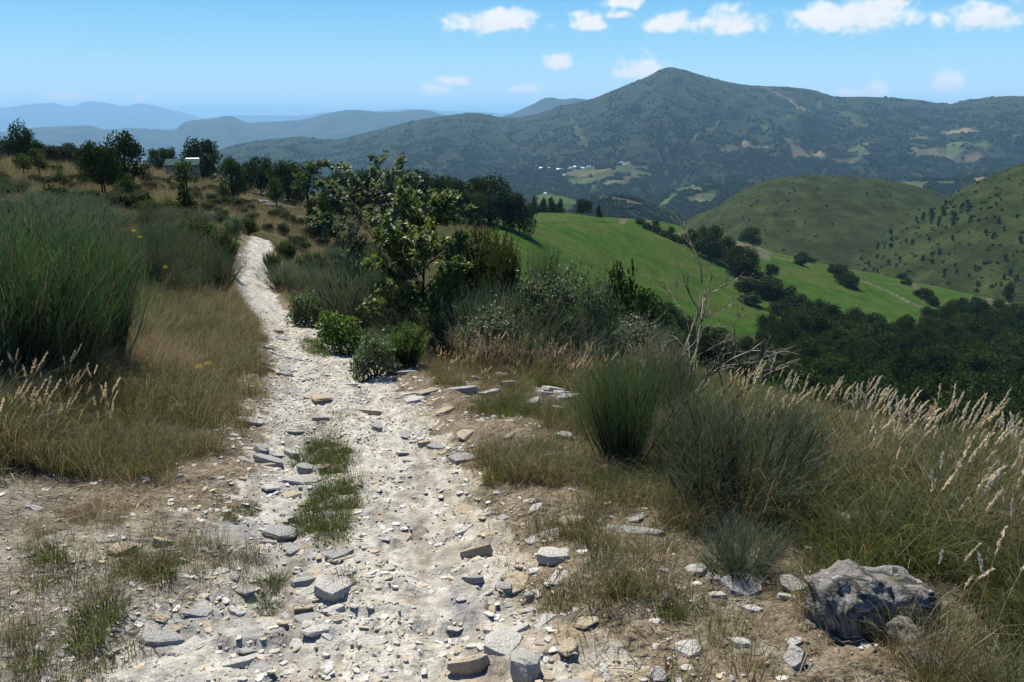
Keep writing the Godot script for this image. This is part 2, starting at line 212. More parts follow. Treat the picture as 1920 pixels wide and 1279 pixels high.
const CLOUDS := [
	[-1.00, 5.91, 6.64, 1.48],
	[4.97, 5.89, 3.10, 0.96],
	[7.38, 7.12, 2.80, 0.89],
	[4.42, 6.51, 1.48, 0.41],
	[7.06, 6.48, 1.70, 0.44],
	[10.22, 5.65, 3.84, 1.33],
	[14.12, 5.73, 4.50, 1.62],
	[21.34, 5.78, 8.12, 2.21],
	[28.76, 5.39, 5.90, 1.48],
	[23.35, 6.66, 3.69, 0.89],
	[3.06, 3.43, 1.99, 1.03],
	[-5.18, 1.78, 2.21, 0.59],
	[-4.05, 2.30, 2.29, 0.44],
	[0.65, 1.78, 2.29, 0.44],
	[8.78, 2.89, 4.06, 1.70],
	[23.39, 1.54, 1.62, 0.81],
	[27.31, 1.71, 2.14, 1.25],
	[-27.68, 1.06, 2.95, 0.66],
	[-23.84, 1.09, 0.66, 0.30],
	[-31.23, 0.69, 1.25, 0.30],
	[-11.53, 0.59, 3.32, 0.37],
	[21.79, 1.43, 2.21, 0.30],
]
const STONES := [
	[1.11, 2.88, 0.218, 0.55, "grey", "biggest wedge-shaped grey stone lying in the right rut at the bottom"],
	[-2.84, 4.14, 0.178, 0.50, "ochre", "blocky ochre stone propped among slabs in the right rut"],
	[-4.17, 4.01, 0.143, 0.20, "pale", "thin white slab leaning beside the blocky ochre stone"],
	[-3.86, 4.60, 0.148, 0.25, "pale", "whitish flat slab in the right rut above the ochre stone"],
	[-5.53, 4.60, 0.134, 0.30, "grey", "grey flat stone touching the whitish slab in the right rut"],
	[-0.64, 3.67, 0.116, 0.40, "grey", "dark-fronted stone on the right side of the path below the ochre stone"],
	[-1.93, 3.65, 0.071, 0.30, "pale", "small pale stone beside the dark-fronted one"],
	[1.55, 3.61, 0.097, 0.30, "grey", "small tilted stone at the right path edge"],
	[1.30, 3.47, 0.073, 0.25, "pale", "flat pale chip under the small tilted stone at the right edge"],
	[-12.91, 4.06, 0.124, 0.15, "pale", "white flat slab below the grass strip of the path"],
	[-16.04, 3.54, 0.170, 0.22, "grey", "long pale slab with dark edge in the left rut"],
	[-17.14, 3.30, 0.106, 0.30, "pale", "rounded pale stone just below the long dark-edged slab"],
	[-14.21, 3.52, 0.067, 0.40, "pale", "first of two pale pebbles right of the long dark-edged slab"],
	[-13.97, 3.43, 0.066, 0.40, "pale", "lower of two pale pebbles right of the long dark-edged slab"],
	[-15.58, 6.26, 0.199, 0.50, "grey", "dark-fronted slate block beside the top of the grass strip"],
	[-15.72, 5.88, 0.253, 0.20, "pale", "broad pale slab below the dark-fronted slate block"],
	[-18.06, 6.58, 0.269, 0.25, "grey", "long ledge slab across the left rut above the grass strip"],
	[-18.73, 6.79, 0.166, 0.60, "grey", "dark blocky stone at the left end of the ledge slab"],
	[-16.51, 6.83, 0.206, 0.25, "pale", "pale slab in the left rut above the slate block"],
	[-10.77, 8.56, 0.367, 0.18, "ochre", "long thin slab crossing the middle of the path"],
	[-12.28, 10.60, 0.289, 0.20, "pale", "bright flat slab at the right edge below the brambles"],
	[-14.27, 8.19, 0.202, 0.30, "grey", "dark-edged slate in the middle of the path"],
	[-10.25, 7.51, 0.178, 0.50, "grey", "dark stone at the head of the right rut"],
	[-3.86, 6.26, 0.295, 0.30, "grey", "weathered slab on the right bank of the path"],
	[-5.91, 6.70, 0.171, 0.30, "grey", "small slab left of the weathered slab on the right bank"],
	[-4.41, 29.62, 1.017, 0.20, "pale", "upper white slab of three under the bright green bush"],
	[-5.52, 17.06, 0.515, 0.20, "pale", "left white slab of three under the bright green bush"],
	[-5.74, 13.19, 0.328, 0.30, "pale", "lowest of the white slabs under the bright green bush"],
	[-2.68, 10.80, 0.211, 0.50, "pale", "round pale stone in the straw right of the path"],
	[-0.80, 10.93, 0.275, 0.60, "ochre", "pale upright stone at the top of the straw slope"],
	[-0.20, 10.14, 0.369, 0.40, "pale", "broad pale stone below the pale upright one"],
	[-3.69, 9.41, 0.435, 0.25, "grey", "long flat stone lying in the straw right of the path"],
	[-1.61, 9.23, 0.324, 0.20, "pale", "flat stone on the straw slope between long stone and pile"],
	[1.62, 8.14, 0.230, 0.40, "pale", "pale stone at the left foot of the stone pile"],
	[2.42, 8.89, 0.300, 0.30, "pale", "flat stone on the left side of the stone pile"],
	[3.22, 9.64, 0.352, 0.30, "pale", "topmost flat stone of the stone pile"],
	[4.11, 8.51, 0.299, 0.30, "grey", "grey stone in the middle of the stone pile"],
	[5.02, 9.29, 0.286, 0.30, "pale", "stone on the right side of the stone pile by the broom"],
	[3.44, 7.89, 0.200, 0.40, "pale", "lowest stone of the stone pile"],
	[4.09, 6.58, 0.159, 0.50, "pale", "round pale stone below the stone pile"],
	[2.80, 6.10, 0.131, 0.40, "pale", "smaller pale stone left of the round one below the pile"],
	[4.63, 4.46, 0.196, 0.50, "ochre", "rounded buff stone in the straw by the right rut"],
	[9.64, 4.32, 0.372, 0.14, "grey", "long narrow plank-like slab lying in the right-hand grass"],
	[14.51, 3.79, 0.165, 0.30, "pale", "tilted pale slab left of the flat mossy slab"],
	[18.12, 3.74, 0.300, 0.22, "grey", "wide flat mottled slab in front of the small broom"],
	[18.93, 3.49, 0.105, 0.35, "pale", "small bright stone below the wide mottled slab"],
	[16.23, 3.56, 0.103, 0.25, "pale", "narrow white chip below the tilted pale slab"],
	[18.33, 3.08, 0.104, 0.35, "pale", "bright cracked stone near the bottom right of the path verge"],
	[21.39, 3.65, 0.118, 0.30, "pale", "flat whitish stone at the left of the lichen boulder"],
	[22.36, 2.99, 0.120, 0.50, "grey", "dark-based stone at the lower left of the lichen boulder"],
	[25.22, 4.90, 0.261, 0.25, "pale", "left half of the pale ledge behind the lichen boulder"],
	[27.49, 4.84, 0.273, 0.25, "pale", "right half of the pale ledge behind the lichen boulder"],
	[24.72, 4.46, 0.108, 0.30, "pale", "small pale stone in the grass below the pale ledge"],
	[-26.07, 4.57, 0.158, 0.40, "ochre", "cream stone in the eroded bank left of the path"],
	[-24.61, 4.32, 0.105, 0.40, "ochre", "cream stone just right of the first one in the eroded bank"],
	[-28.53, 4.46, 0.175, 0.30, "ochre", "broad buff stone at the foot of the left bank"],
	[-34.07, 4.60, 0.102, 0.30, "grey", "grey flat stone at the left frame edge by the grass"],
	[-33.33, 5.45, 0.113, 0.25, "grey", "flat grey stone under the left bank grasses"],
	[-21.42, 4.09, 0.074, 0.50, "grey", "grey cube-like stone above the gravel fan"],
	[7.32, 2.74, 0.089, 0.60, "ochre", "brown lump of stone at the bottom edge right of the path"],
	[-23.64, 7.99, 0.207, 0.30, "pale", "white stone showing through the grass of the left slope"],
	[-17.03, 4.49, 0.127, 0.30, "grey", "dark-fronted slate left of the grass strip's lower end"],
	[-18.69, 4.72, 0.118, 0.30, "pale", "pale slate by the left edge of the left rut"],
	[-17.60, 4.93, 0.124, 0.30, "grey", "flat slate in the left rut beside the grass strip"],
]
const SHRUBS := [
	[-31.08, 8.83, 1.66, 1.58, "broom_green", "huge dense green broom bush filling the left foreground slope"],
	[-33.74, 8.40, 1.65, 1.27, "broom_green", "green broom bush cut by the left frame edge"],
	[-28.02, 9.29, 1.58, 0.86, "broom_green", "green broom bush leaning right from the huge left bush"],
	[-31.71, 22.34, 2.11, 2.55, "broom_grey", "grey broom behind the huge left bush, below the dry field"],
	[-28.42, 27.99, 1.92, 2.47, "broom_grey", "dull broom bush on the left slope behind the big green one"],
	[-25.36, 17.83, 1.64, 1.20, "broom_dark", "dark broom bush with a yellow flower spray, middle of left slope"],
	[-23.14, 19.58, 1.58, 1.59, "broom_dark", "wide dark broom bush on the left slope above the path bend"],
	[-20.99, 20.98, 1.58, 1.46, "broom_dark", "blue-grey broom bush nearest the path on the left slope"],
	[-24.00, 42.33, 1.52, 2.06, "broom_dark", "small dark broom high on the left slope"],
	[-21.58, 38.29, 1.63, 2.14, "gorse", "dark gorse above the blue-grey broom on the left slope"],
	[-19.95, 33.36, 1.87, 1.48, "gorse", "dark green rounded gorse at the left of the far path"],
	[-19.11, 53.38, 1.66, 1.48, "bramble", "pale bramble bush where the far path disappears, left of it"],
	[-15.89, 34.64, 1.58, 1.81, "broom_grey", "blue-grey round broom right of the far path"],
	[-16.79, 42.07, 1.22, 1.09, "gorse", "small dark gorse beside the far path's right edge"],
	[-15.74, 51.74, 1.43, 1.67, "gorse", "upper dark gorse right of the far path's end"],
	[-14.19, 48.90, 1.58, 2.24, "gorse", "low dark gorse hedge before the small green plot"],
	[-14.78, 19.34, 1.17, 1.03, "bramble", "grey bramble patch at the right of the path bend"],
	[-12.93, 19.95, 1.48, 1.20, "broom_dark", "dark broom between bramble patch and grey broom"],
	[-11.09, 17.17, 2.11, 1.51, "broom_grey", "tall silvery grey broom under the silvery sapling"],
	[-12.47, 13.87, 0.91, 1.03, "bramble_green", "bright green bramble spilling toward the path"],
	[-10.07, 11.28, 0.87, 0.77, "bramble", "silver-leaved bramble bush on the right edge of the path"],
	[-7.72, 11.71, 0.74, 0.81, "gorse_bright", "bright green feathery bush beside the white slabs"],
	[-3.94, 15.50, 1.50, 1.28, "gorse", "dark gorse behind the bright green feathery bush"],
	[-2.14, 16.50, 3.01, 1.60, "heath", "tall dark heath with reddish upright tips left of the meadow view"],
	[-0.59, 15.50, 2.62, 0.86, "heath", "smaller dark heath on the right of the tall heath"],
	[-5.90, 18.28, 1.28, 1.38, "gorse", "dark green undergrowth bush beneath the yellowish sapling"],
	[-8.62, 16.53, 1.37, 1.01, "gorse", "shaded dark bush between the two saplings"],
	[-1.19, 13.20, 1.68, 1.19, "broom_grey", "grey-blue broom bush left of the silvery willow"],
	[2.77, 13.20, 2.08, 1.75, "willow", "wide silvery-leaved willow bush in the centre below the meadow"],
	[6.10, 12.80, 1.92, 0.98, "willow", "right-hand lobe of silvery willow next to the dead shrub"],
	[2.36, 14.20, 2.44, 0.59, "broom_green", "thin tall green broom sprigs sticking above the willow"],
	[5.86, 13.40, 1.88, 0.65, "broom_green", "green broom between the willows and the dead shrub"],
	[7.98, 30.00, 6.13, 1.88, "leafy_dark", "dark rounded shrub seen against the meadow behind the willow"],
	[9.95, 26.00, 4.11, 1.44, "leafy_dark", "dark shrub behind the left branches of the dead shrub"],
	[8.61, 5.80, 1.02, 0.62, "broom_green", "green upright broom right of the stone pile"],
	[11.64, 7.46, 0.81, 0.57, "broom_dark", "dull broom at the foot of the dead shrub"],
	[17.10, 4.93, 0.82, 0.97, "broom_dark", "large dark olive broom in the right foreground"],
	[13.83, 5.59, 0.70, 0.51, "broom_dark", "dull olive broom joining the two right foreground brooms"],
	[19.53, 5.77, 0.66, 0.59, "broom_dark", "olive broom on the right flank of the large one"],
	[17.78, 3.89, 0.36, 0.42, "broom_grey", "small grey-green broom in front of the large olive broom"],
]
const SAPLING_BACK := [-9.63, 19.00, 3.86, 2.96]
const SAPLING_FRONT := [-6.49, 14.50, 2.69, 2.09]
const DEAD := [12.92, 8.89, 1.78, 1.35]
const BOULDER := [26.55, 3.32, 0.29, 0.53]
const SHED := [-21.86, 152.00, 3.70, 4.60]
const HOUSE := [-8.68, 198.00, 3.75, 5.93]
const OUTCROP := [-17.01, 130.00, 0.91, 3.27]
const TUSSOCKS := [
	[7.26, 3.72, 0.22, "green grass tussock at the right path edge, upper of two"],
	[8.82, 3.43, 0.23, "big green grass tussock at the right path edge, lower of two"],
	[-19.82, 5.35, 0.18, "lone green grass tuft on the eroded left bank"],
	[-21.18, 5.15, 0.15, "small green tuft left of the lone tuft on the eroded bank"],
	[-22.42, 7.37, 0.29, "rounded green-brown grass clump overhanging the left bank"],
	[-32.87, 4.46, 0.25, "green grass tuft in the gravel at the left frame edge"],
	[-30.36, 3.74, 0.27, "broad low green grass patch on the bottom-left gravel"],
	[-31.54, 3.56, 0.23, "green grass patch nearest the bottom left corner"],
	[-34.90, 3.41, 0.19, "flattened green grass at the very bottom left"],
	[-18.37, 4.06, 0.17, "dull grass tuft in the left rut below the grass strip"],
	[-19.26, 3.81, 0.16, "small green tuft under the dull one in the left rut"],
	[-13.28, 3.81, 0.17, "small grass tuft in the path between the ruts"],
	[12.18, 4.06, 0.18, "grass tuft between plank-like slab and small broom"],
	[-26.36, 4.06, 0.25, "green and straw grass tuft above the gravel fan"],
	[-28.04, 4.16, 0.25, "green grass tuft left of the straw one above the gravel fan"],
	[12.88, 3.26, 0.17, "thin grass tuft on the sandy verge right of the path"],
]
const FIELDS := [
	["village_hill", "straw", [Vector2(3.72, 0.974), Vector2(6.86, 0.873), Vector2(7.06, 0.780), Vector2(3.73, 0.848)]],
	["village_hill", "olive", [Vector2(7.04, 0.903), Vector2(9.23, 0.966), Vector2(9.42, 0.899), Vector2(7.05, 0.831)]],
	["village_hill", "green", [Vector2(3.92, 0.798), Vector2(5.96, 0.754), Vector2(5.78, 0.680), Vector2(4.04, 0.688)]],
	["village_hill", "olive", [Vector2(5.76, 0.846), Vector2(10.05, 0.863), Vector2(9.85, 0.785), Vector2(5.96, 0.738)]],
	["village_hill", "brown", [Vector2(7.80, 0.731), Vector2(8.97, 0.763), Vector2(8.61, 0.684), Vector2(7.73, 0.671)]],
	["village_hill", "straw", [Vector2(6.15, 0.671), Vector2(7.81, 0.665), Vector2(7.90, 0.598), Vector2(6.35, 0.618)]],
	["village_hill", "straw", [Vector2(7.03, 0.977), Vector2(8.12, 0.991), Vector2(8.20, 0.937), Vector2(7.04, 0.923)]],
	["field_hill", "tan", [Vector2(12.39, 1.000), Vector2(13.94, 0.987), Vector2(14.51, 0.960), Vector2(13.61, 0.915), Vector2(12.54, 0.973)]],
	["field_hill", "tan", [Vector2(12.19, 0.931), Vector2(13.08, 0.912), Vector2(13.28, 0.801), Vector2(12.38, 0.859)]],
	["field_hill", "green", [Vector2(11.40, 1.000), Vector2(12.32, 0.981), Vector2(12.17, 0.866), Vector2(11.20, 0.948)]],
	["field_hill", "green", [Vector2(10.15, 0.796), Vector2(11.20, 0.937), Vector2(11.57, 0.862), Vector2(10.68, 0.689)]],
	["field_hill", "olive", [Vector2(12.22, 0.778), Vector2(14.00, 0.756), Vector2(13.85, 0.699), Vector2(12.42, 0.712)]],
	["field_hill", "green", [Vector2(25.49, 0.972), Vector2(28.45, 0.962), Vector2(28.47, 0.910), Vector2(25.51, 0.908)]],
	["field_hill", "tan", [Vector2(29.34, 0.979), Vector2(30.94, 0.963), Vector2(30.76, 0.891), Vector2(29.46, 0.905)]],
	["main_mountain", "tan", [Vector2(15.34, 0.406), Vector2(16.53, 0.433), Vector2(17.38, 0.429), Vector2(17.10, 0.393), Vector2(15.54, 0.381)]],
	["main_mountain", "straw", [Vector2(13.97, 0.379), Vector2(15.36, 0.389), Vector2(15.20, 0.361), Vector2(13.99, 0.350)]],
	["main_mountain", "olive", [Vector2(18.04, 0.444), Vector2(19.20, 0.459), Vector2(19.29, 0.433), Vector2(18.23, 0.412)]],
	["main_mountain", "tan", [Vector2(18.65, 0.402), Vector2(20.54, 0.442), Vector2(20.77, 0.406), Vector2(18.84, 0.369)]],
	["main_mountain", "green", [Vector2(21.92, 0.462), Vector2(23.28, 0.463), Vector2(23.12, 0.431), Vector2(22.17, 0.431)]],
	["main_mountain", "tan", [Vector2(27.32, 0.696), Vector2(28.60, 0.681), Vector2(29.54, 0.623), Vector2(28.39, 0.594), Vector2(27.35, 0.648)]],
	["main_mountain", "green", [Vector2(27.45, 0.538), Vector2(29.86, 0.517), Vector2(30.05, 0.488), Vector2(27.48, 0.504)]],
	["main_mountain", "straw", [Vector2(25.71, 0.466), Vector2(28.51, 0.468), Vector2(28.50, 0.422), Vector2(25.97, 0.425)]],
	["main_mountain", "brown", [Vector2(28.62, 0.475), Vector2(29.69, 0.471), Vector2(29.58, 0.420), Vector2(28.73, 0.424)]],
	["main_mountain", "tan", [Vector2(16.57, 0.985), Vector2(16.71, 0.986), Vector2(19.38, 0.783), Vector2(19.19, 0.773)]],
	["main_mountain", "straw", [Vector2(19.92, 0.892), Vector2(20.11, 0.904), Vector2(20.31, 0.844), Vector2(20.15, 0.835)]],
	["main_mountain", "olive", [Vector2(11.83, 0.387), Vector2(13.36, 0.513), Vector2(14.01, 0.587), Vector2(13.87, 0.530), Vector2(12.70, 0.420)]],
	["main_mountain", "olive", [Vector2(16.44, 0.555), Vector2(18.41, 0.637), Vector2(18.75, 0.619), Vector2(16.81, 0.515)]],
	["main_mountain", "olive", [Vector2(20.92, 0.858), Vector2(22.26, 0.741), Vector2(23.43, 0.619), Vector2(22.33, 0.634), Vector2(21.29, 0.766)]],
	["main_mountain", "olive", [Vector2(3.66, 0.854), Vector2(4.21, 0.760), Vector2(5.35, 0.442), Vector2(4.61, 0.476)]],
	["brown_knoll", "brown", [Vector2(5.70, 1.000), Vector2(7.48, 0.972), Vector2(9.15, 0.988), Vector2(10.46, 0.974), Vector2(8.61, 0.873), Vector2(6.00, 0.896)]],
	["grass_knoll", "green", [Vector2(0.94, 0.899), Vector2(1.50, 0.967), Vector2(2.25, 0.967), Vector2(3.38, 0.967), Vector2(4.70, 0.968), Vector2(4.52, 0.869), Vector2(3.01, 0.809), Vector2(1.51, 0.780)]],
	["village_hill", "straw", [Vector2(6.44, 0.692), Vector2(7.44, 0.679), Vector2(7.44, 0.656), Vector2(6.52, 0.664)]],
	["village_hill", "green", [Vector2(4.86, 1.000), Vector2(5.78, 0.962), Vector2(5.86, 0.889), Vector2(4.71, 0.943)]],
	["village_hill", "straw", [Vector2(7.96, 0.773), Vector2(8.71, 0.803), Vector2(8.66, 0.760), Vector2(8.02, 0.732)]],
	["village_hill", "brown", [Vector2(6.11, 0.789), Vector2(7.10, 0.758), Vector2(7.15, 0.706), Vector2(6.00, 0.744)]],
	["village_hill", "brown", [Vector2(4.56, 0.691), Vector2(5.36, 0.676), Vector2(5.39, 0.644), Vector2(4.45, 0.660)]],
	["village_hill", "olive", [Vector2(4.67, 0.700), Vector2(5.44, 0.699), Vector2(5.42, 0.651), Vector2(4.73, 0.654)]],
	["village_hill", "olive", [Vector2(8.78, 0.755), Vector2(9.39, 0.766), Vector2(9.30, 0.720), Vector2(8.80, 0.713)]],
	["village_hill", "green", [Vector2(7.44, 0.652), Vector2(8.16, 0.649), Vector2(8.19, 0.625), Vector2(7.38, 0.631)]],
	["village_hill", "olive", [Vector2(6.53, 0.851), Vector2(7.18, 0.821), Vector2(7.20, 0.783), Vector2(6.39, 0.817)]],
	["village_hill", "green", [Vector2(8.39, 0.839), Vector2(9.30, 0.864), Vector2(9.25, 0.808), Vector2(8.27, 0.788)]],
	["village_hill", "green", [Vector2(5.83, 0.755), Vector2(6.50, 0.743), Vector2(6.51, 0.698), Vector2(5.91, 0.707)]],
	["village_hill", "green", [Vector2(4.90, 0.641), Vector2(6.15, 0.625), Vector2(6.23, 0.596), Vector2(5.00, 0.614)]],
	["village_hill", "straw", [Vector2(6.25, 0.663), Vector2(7.28, 0.652), Vector2(7.37, 0.614), Vector2(6.21, 0.632)]],
	["village_hill", "brown", [Vector2(4.84, 0.808), Vector2(6.02, 0.793), Vector2(5.92, 0.753), Vector2(4.76, 0.770)]],
	["village_hill", "green", [Vector2(4.07, 0.839), Vector2(4.75, 0.835), Vector2(4.80, 0.787), Vector2(4.01, 0.797)]],
	["village_hill", "olive", [Vector2(3.69, 1.000), Vector2(4.28, 1.000), Vector2(4.25, 0.946), Vector2(3.67, 0.948)]],
	["field_hill", "olive", [Vector2(16.04, 0.731), Vector2(16.79, 0.717), Vector2(16.82, 0.674), Vector2(15.95, 0.684)]],
	["field_hill", "straw", [Vector2(12.32, 0.967), Vector2(13.01, 0.925), Vector2(13.05, 0.864), Vector2(12.36, 0.896)]],
	["field_hill", "olive", [Vector2(11.09, 1.000), Vector2(11.95, 0.941), Vector2(11.93, 0.879), Vector2(11.22, 0.936)]],
	["field_hill", "olive", [Vector2(10.14, 1.000), Vector2(10.76, 0.990), Vector2(10.86, 0.915), Vector2(10.11, 1.000)]],
	["field_hill", "olive", [Vector2(13.32, 0.817), Vector2(14.01, 0.794), Vector2(13.97, 0.747), Vector2(13.29, 0.763)]],
	["field_hill", "olive", [Vector2(14.90, 0.804), Vector2(15.71, 0.816), Vector2(15.78, 0.762), Vector2(14.85, 0.752)]],
	["field_hill", "green", [Vector2(13.27, 0.811), Vector2(13.94, 0.806), Vector2(13.94, 0.770), Vector2(13.31, 0.773)]],
	["field_hill", "straw", [Vector2(12.73, 0.765), Vector2(13.38, 0.739), Vector2(13.43, 0.678), Vector2(12.84, 0.708)]],
	["field_hill", "olive", [Vector2(12.50, 0.819), Vector2(13.29, 0.793), Vector2(13.23, 0.758), Vector2(12.51, 0.774)]],
	["field_hill", "straw", [Vector2(29.70, 0.886), Vector2(30.35, 0.882), Vector2(30.41, 0.839), Vector2(29.65, 0.848)]],
	["field_hill", "olive", [Vector2(22.24, 0.909), Vector2(23.56, 0.890), Vector2(23.52, 0.866), Vector2(22.26, 0.878)]],
	["field_hill", "straw", [Vector2(29.19, 0.832), Vector2(30.39, 0.816), Vector2(30.45, 0.776), Vector2(29.20, 0.796)]],
	["field_hill", "straw", [Vector2(25.64, 0.910), Vector2(26.72, 0.903), Vector2(26.80, 0.859), Vector2(25.75, 0.866)]],
	["field_hill", "olive", [Vector2(30.03, 0.881), Vector2(31.10, 0.845), Vector2(31.19, 0.826), Vector2(30.03, 0.859)]],
	["field_hill", "olive", [Vector2(25.42, 0.928), Vector2(26.48, 0.912), Vector2(26.55, 0.869), Vector2(25.53, 0.883)]],
	["field_hill", "straw", [Vector2(30.46, 0.865), Vector2(31.41, 0.845), Vector2(31.35, 0.823), Vector2(30.41, 0.835)]],
	["field_hill", "green", [Vector2(30.60, 0.832), Vector2(31.20, 0.816), Vector2(31.21, 0.787), Vector2(30.61, 0.797)]],
	["field_hill", "green", [Vector2(24.37, 0.988), Vector2(25.62, 0.951), Vector2(25.57, 0.906), Vector2(24.40, 0.937)]],
	["main_mountain", "olive", [Vector2(17.58, 0.470), Vector2(18.54, 0.482), Vector2(18.62, 0.466), Vector2(17.71, 0.455)]],
	["main_mountain", "straw", [Vector2(22.55, 0.524), Vector2(23.62, 0.520), Vector2(23.65, 0.497), Vector2(22.65, 0.502)]],
	["main_mountain", "olive", [Vector2(25.78, 0.494), Vector2(26.49, 0.498), Vector2(26.48, 0.480), Vector2(25.73, 0.476)]],
	["main_mountain", "straw", [Vector2(25.00, 0.513), Vector2(25.75, 0.532), Vector2(25.79, 0.510), Vector2(25.08, 0.495)]],
	["main_mountain", "green", [Vector2(29.93, 0.462), Vector2(30.87, 0.457), Vector2(30.88, 0.434), Vector2(29.98, 0.438)]],
	["main_mountain", "straw", [Vector2(25.24, 0.563), Vector2(26.28, 0.576), Vector2(26.27, 0.556), Vector2(25.31, 0.548)]],
	["main_mountain", "straw", [Vector2(18.06, 0.483), Vector2(19.20, 0.497), Vector2(19.21, 0.483), Vector2(18.14, 0.469)]],
	["main_mountain", "straw", [Vector2(22.40, 0.381), Vector2(23.20, 0.382), Vector2(23.24, 0.363), Vector2(22.42, 0.364)]],
	["main_mountain", "straw", [Vector2(22.58, 0.433), Vector2(23.74, 0.438), Vector2(23.84, 0.411), Vector2(22.69, 0.410)]],
	["main_mountain", "brown", [Vector2(20.92, 0.366), Vector2(22.27, 0.372), Vector2(22.27, 0.358), Vector2(20.87, 0.354)]],
	["main_mountain", "olive", [Vector2(14.97, 0.451), Vector2(15.80, 0.465), Vector2(15.77, 0.451), Vector2(14.89, 0.436)]],
	["main_mountain", "straw", [Vector2(17.64, 0.349), Vector2(18.52, 0.362), Vector2(18.48, 0.345), Vector2(17.74, 0.334)]],
	["main_mountain", "brown", [Vector2(27.17, 0.488), Vector2(28.28, 0.481), Vector2(28.30, 0.465), Vector2(27.27, 0.473)]],
	["main_mountain", "olive", [Vector2(24.38, 0.404), Vector2(24.87, 0.409), Vector2(24.90, 0.391), Vector2(24.42, 0.390)]],
	["main_mountain", "olive", [Vector2(22.05, 0.405), Vector2(23.37, 0.412), Vector2(23.47, 0.390), Vector2(21.93, 0.383)]],
	["main_mountain", "green", [Vector2(27.69, 0.506), Vector2(28.68, 0.484), Vector2(28.69, 0.457), Vector2(27.67, 0.477)]],
	["main_mountain", "straw", [Vector2(25.93, 0.586), Vector2(26.63, 0.590), Vector2(26.59, 0.560), Vector2(25.99, 0.554)]],
	["main_mountain", "green", [Vector2(15.03, 0.453), Vector2(16.29, 0.457), Vector2(16.40, 0.442), Vector2(14.94, 0.433)]],
	["main_mountain", "straw", [Vector2(21.43, 0.421), Vector2(22.15, 0.427), Vector2(22.13, 0.410), Vector2(21.46, 0.402)]],
	["main_mountain", "straw", [Vector2(21.97, 0.525), Vector2(22.49, 0.523), Vector2(22.48, 0.498), Vector2(21.89, 0.501)]],
	["main_mountain", "olive", [Vector2(19.56, 0.363), Vector2(20.60, 0.379), Vector2(20.71, 0.361), Vector2(19.44, 0.346)]],
	["main_mountain", "green", [Vector2(19.72, 0.351), Vector2(20.90, 0.377), Vector2(20.94, 0.359), Vector2(19.84, 0.334)]],
	["main_mountain", "olive", [Vector2(30.92, 0.569), Vector2(31.40, 0.570), Vector2(31.35, 0.553), Vector2(30.97, 0.553)]],
	["main_mountain", "olive", [Vector2(30.23, 0.611), Vector2(30.78, 0.611), Vector2(30.79, 0.597), Vector2(30.25, 0.595)]],
	["main_mountain", "straw", [Vector2(25.99, 0.698), Vector2(26.77, 0.716), Vector2(26.82, 0.698), Vector2(25.96, 0.675)]],
	["main_mountain", "olive", [Vector2(26.07, 0.655), Vector2(26.72, 0.673), Vector2(26.66, 0.652), Vector2(26.11, 0.639)]],
	["main_mountain", "olive", [Vector2(30.51, 0.646), Vector2(30.90, 0.639), Vector2(30.87, 0.620), Vector2(30.50, 0.626)]],
	["main_mountain", "olive", [Vector2(25.55, 0.621), Vector2(26.32, 0.620), Vector2(26.38, 0.604), Vector2(25.50, 0.599)]],
]
const VILLAGE := [
	[1.71, 0.928, 15.8, "lone white house below the village, leftmost of all"],
	[2.01, 0.986, 14.1, "first white house from the left in the hill village"],
	[2.31, 1.000, 15.8, "second white house from the left in the hill village"],
	[2.64, 0.974, 15.8, "third white house from the left in the hill village"],
	[3.24, 0.951, 21.1, "long pale house at the bend of the village road"],
	[3.57, 0.951, 14.1, "small pale house right of the road bend"],
	[4.09, 0.974, 17.6, "house at the left of the brighter village cluster"],
	[4.39, 1.000, 21.1, "brightest big-roofed house of the village"],
	[4.72, 0.978, 15.8, "house just right of the brightest village house"],
	[5.35, 0.958, 19.3, "last bright house at the right end of the village"],
	[4.94, 0.959, 14.1, "small house between the brightest and the last village houses"],
	[7.58, 0.954, 17.6, "farmhouse on its own in the upper village fields"],
	[7.77, 0.917, 14.1, "smaller outbuilding right beside the lone upper farmhouse"],
]
const KNOLL_HOUSE := [2.33, 0.971]
const ROAD := [
	Vector2(3.43, 0.939),
	Vector2(3.50, 0.877),
	Vector2(3.73, 0.830),
	Vector2(3.85, 0.740),
]
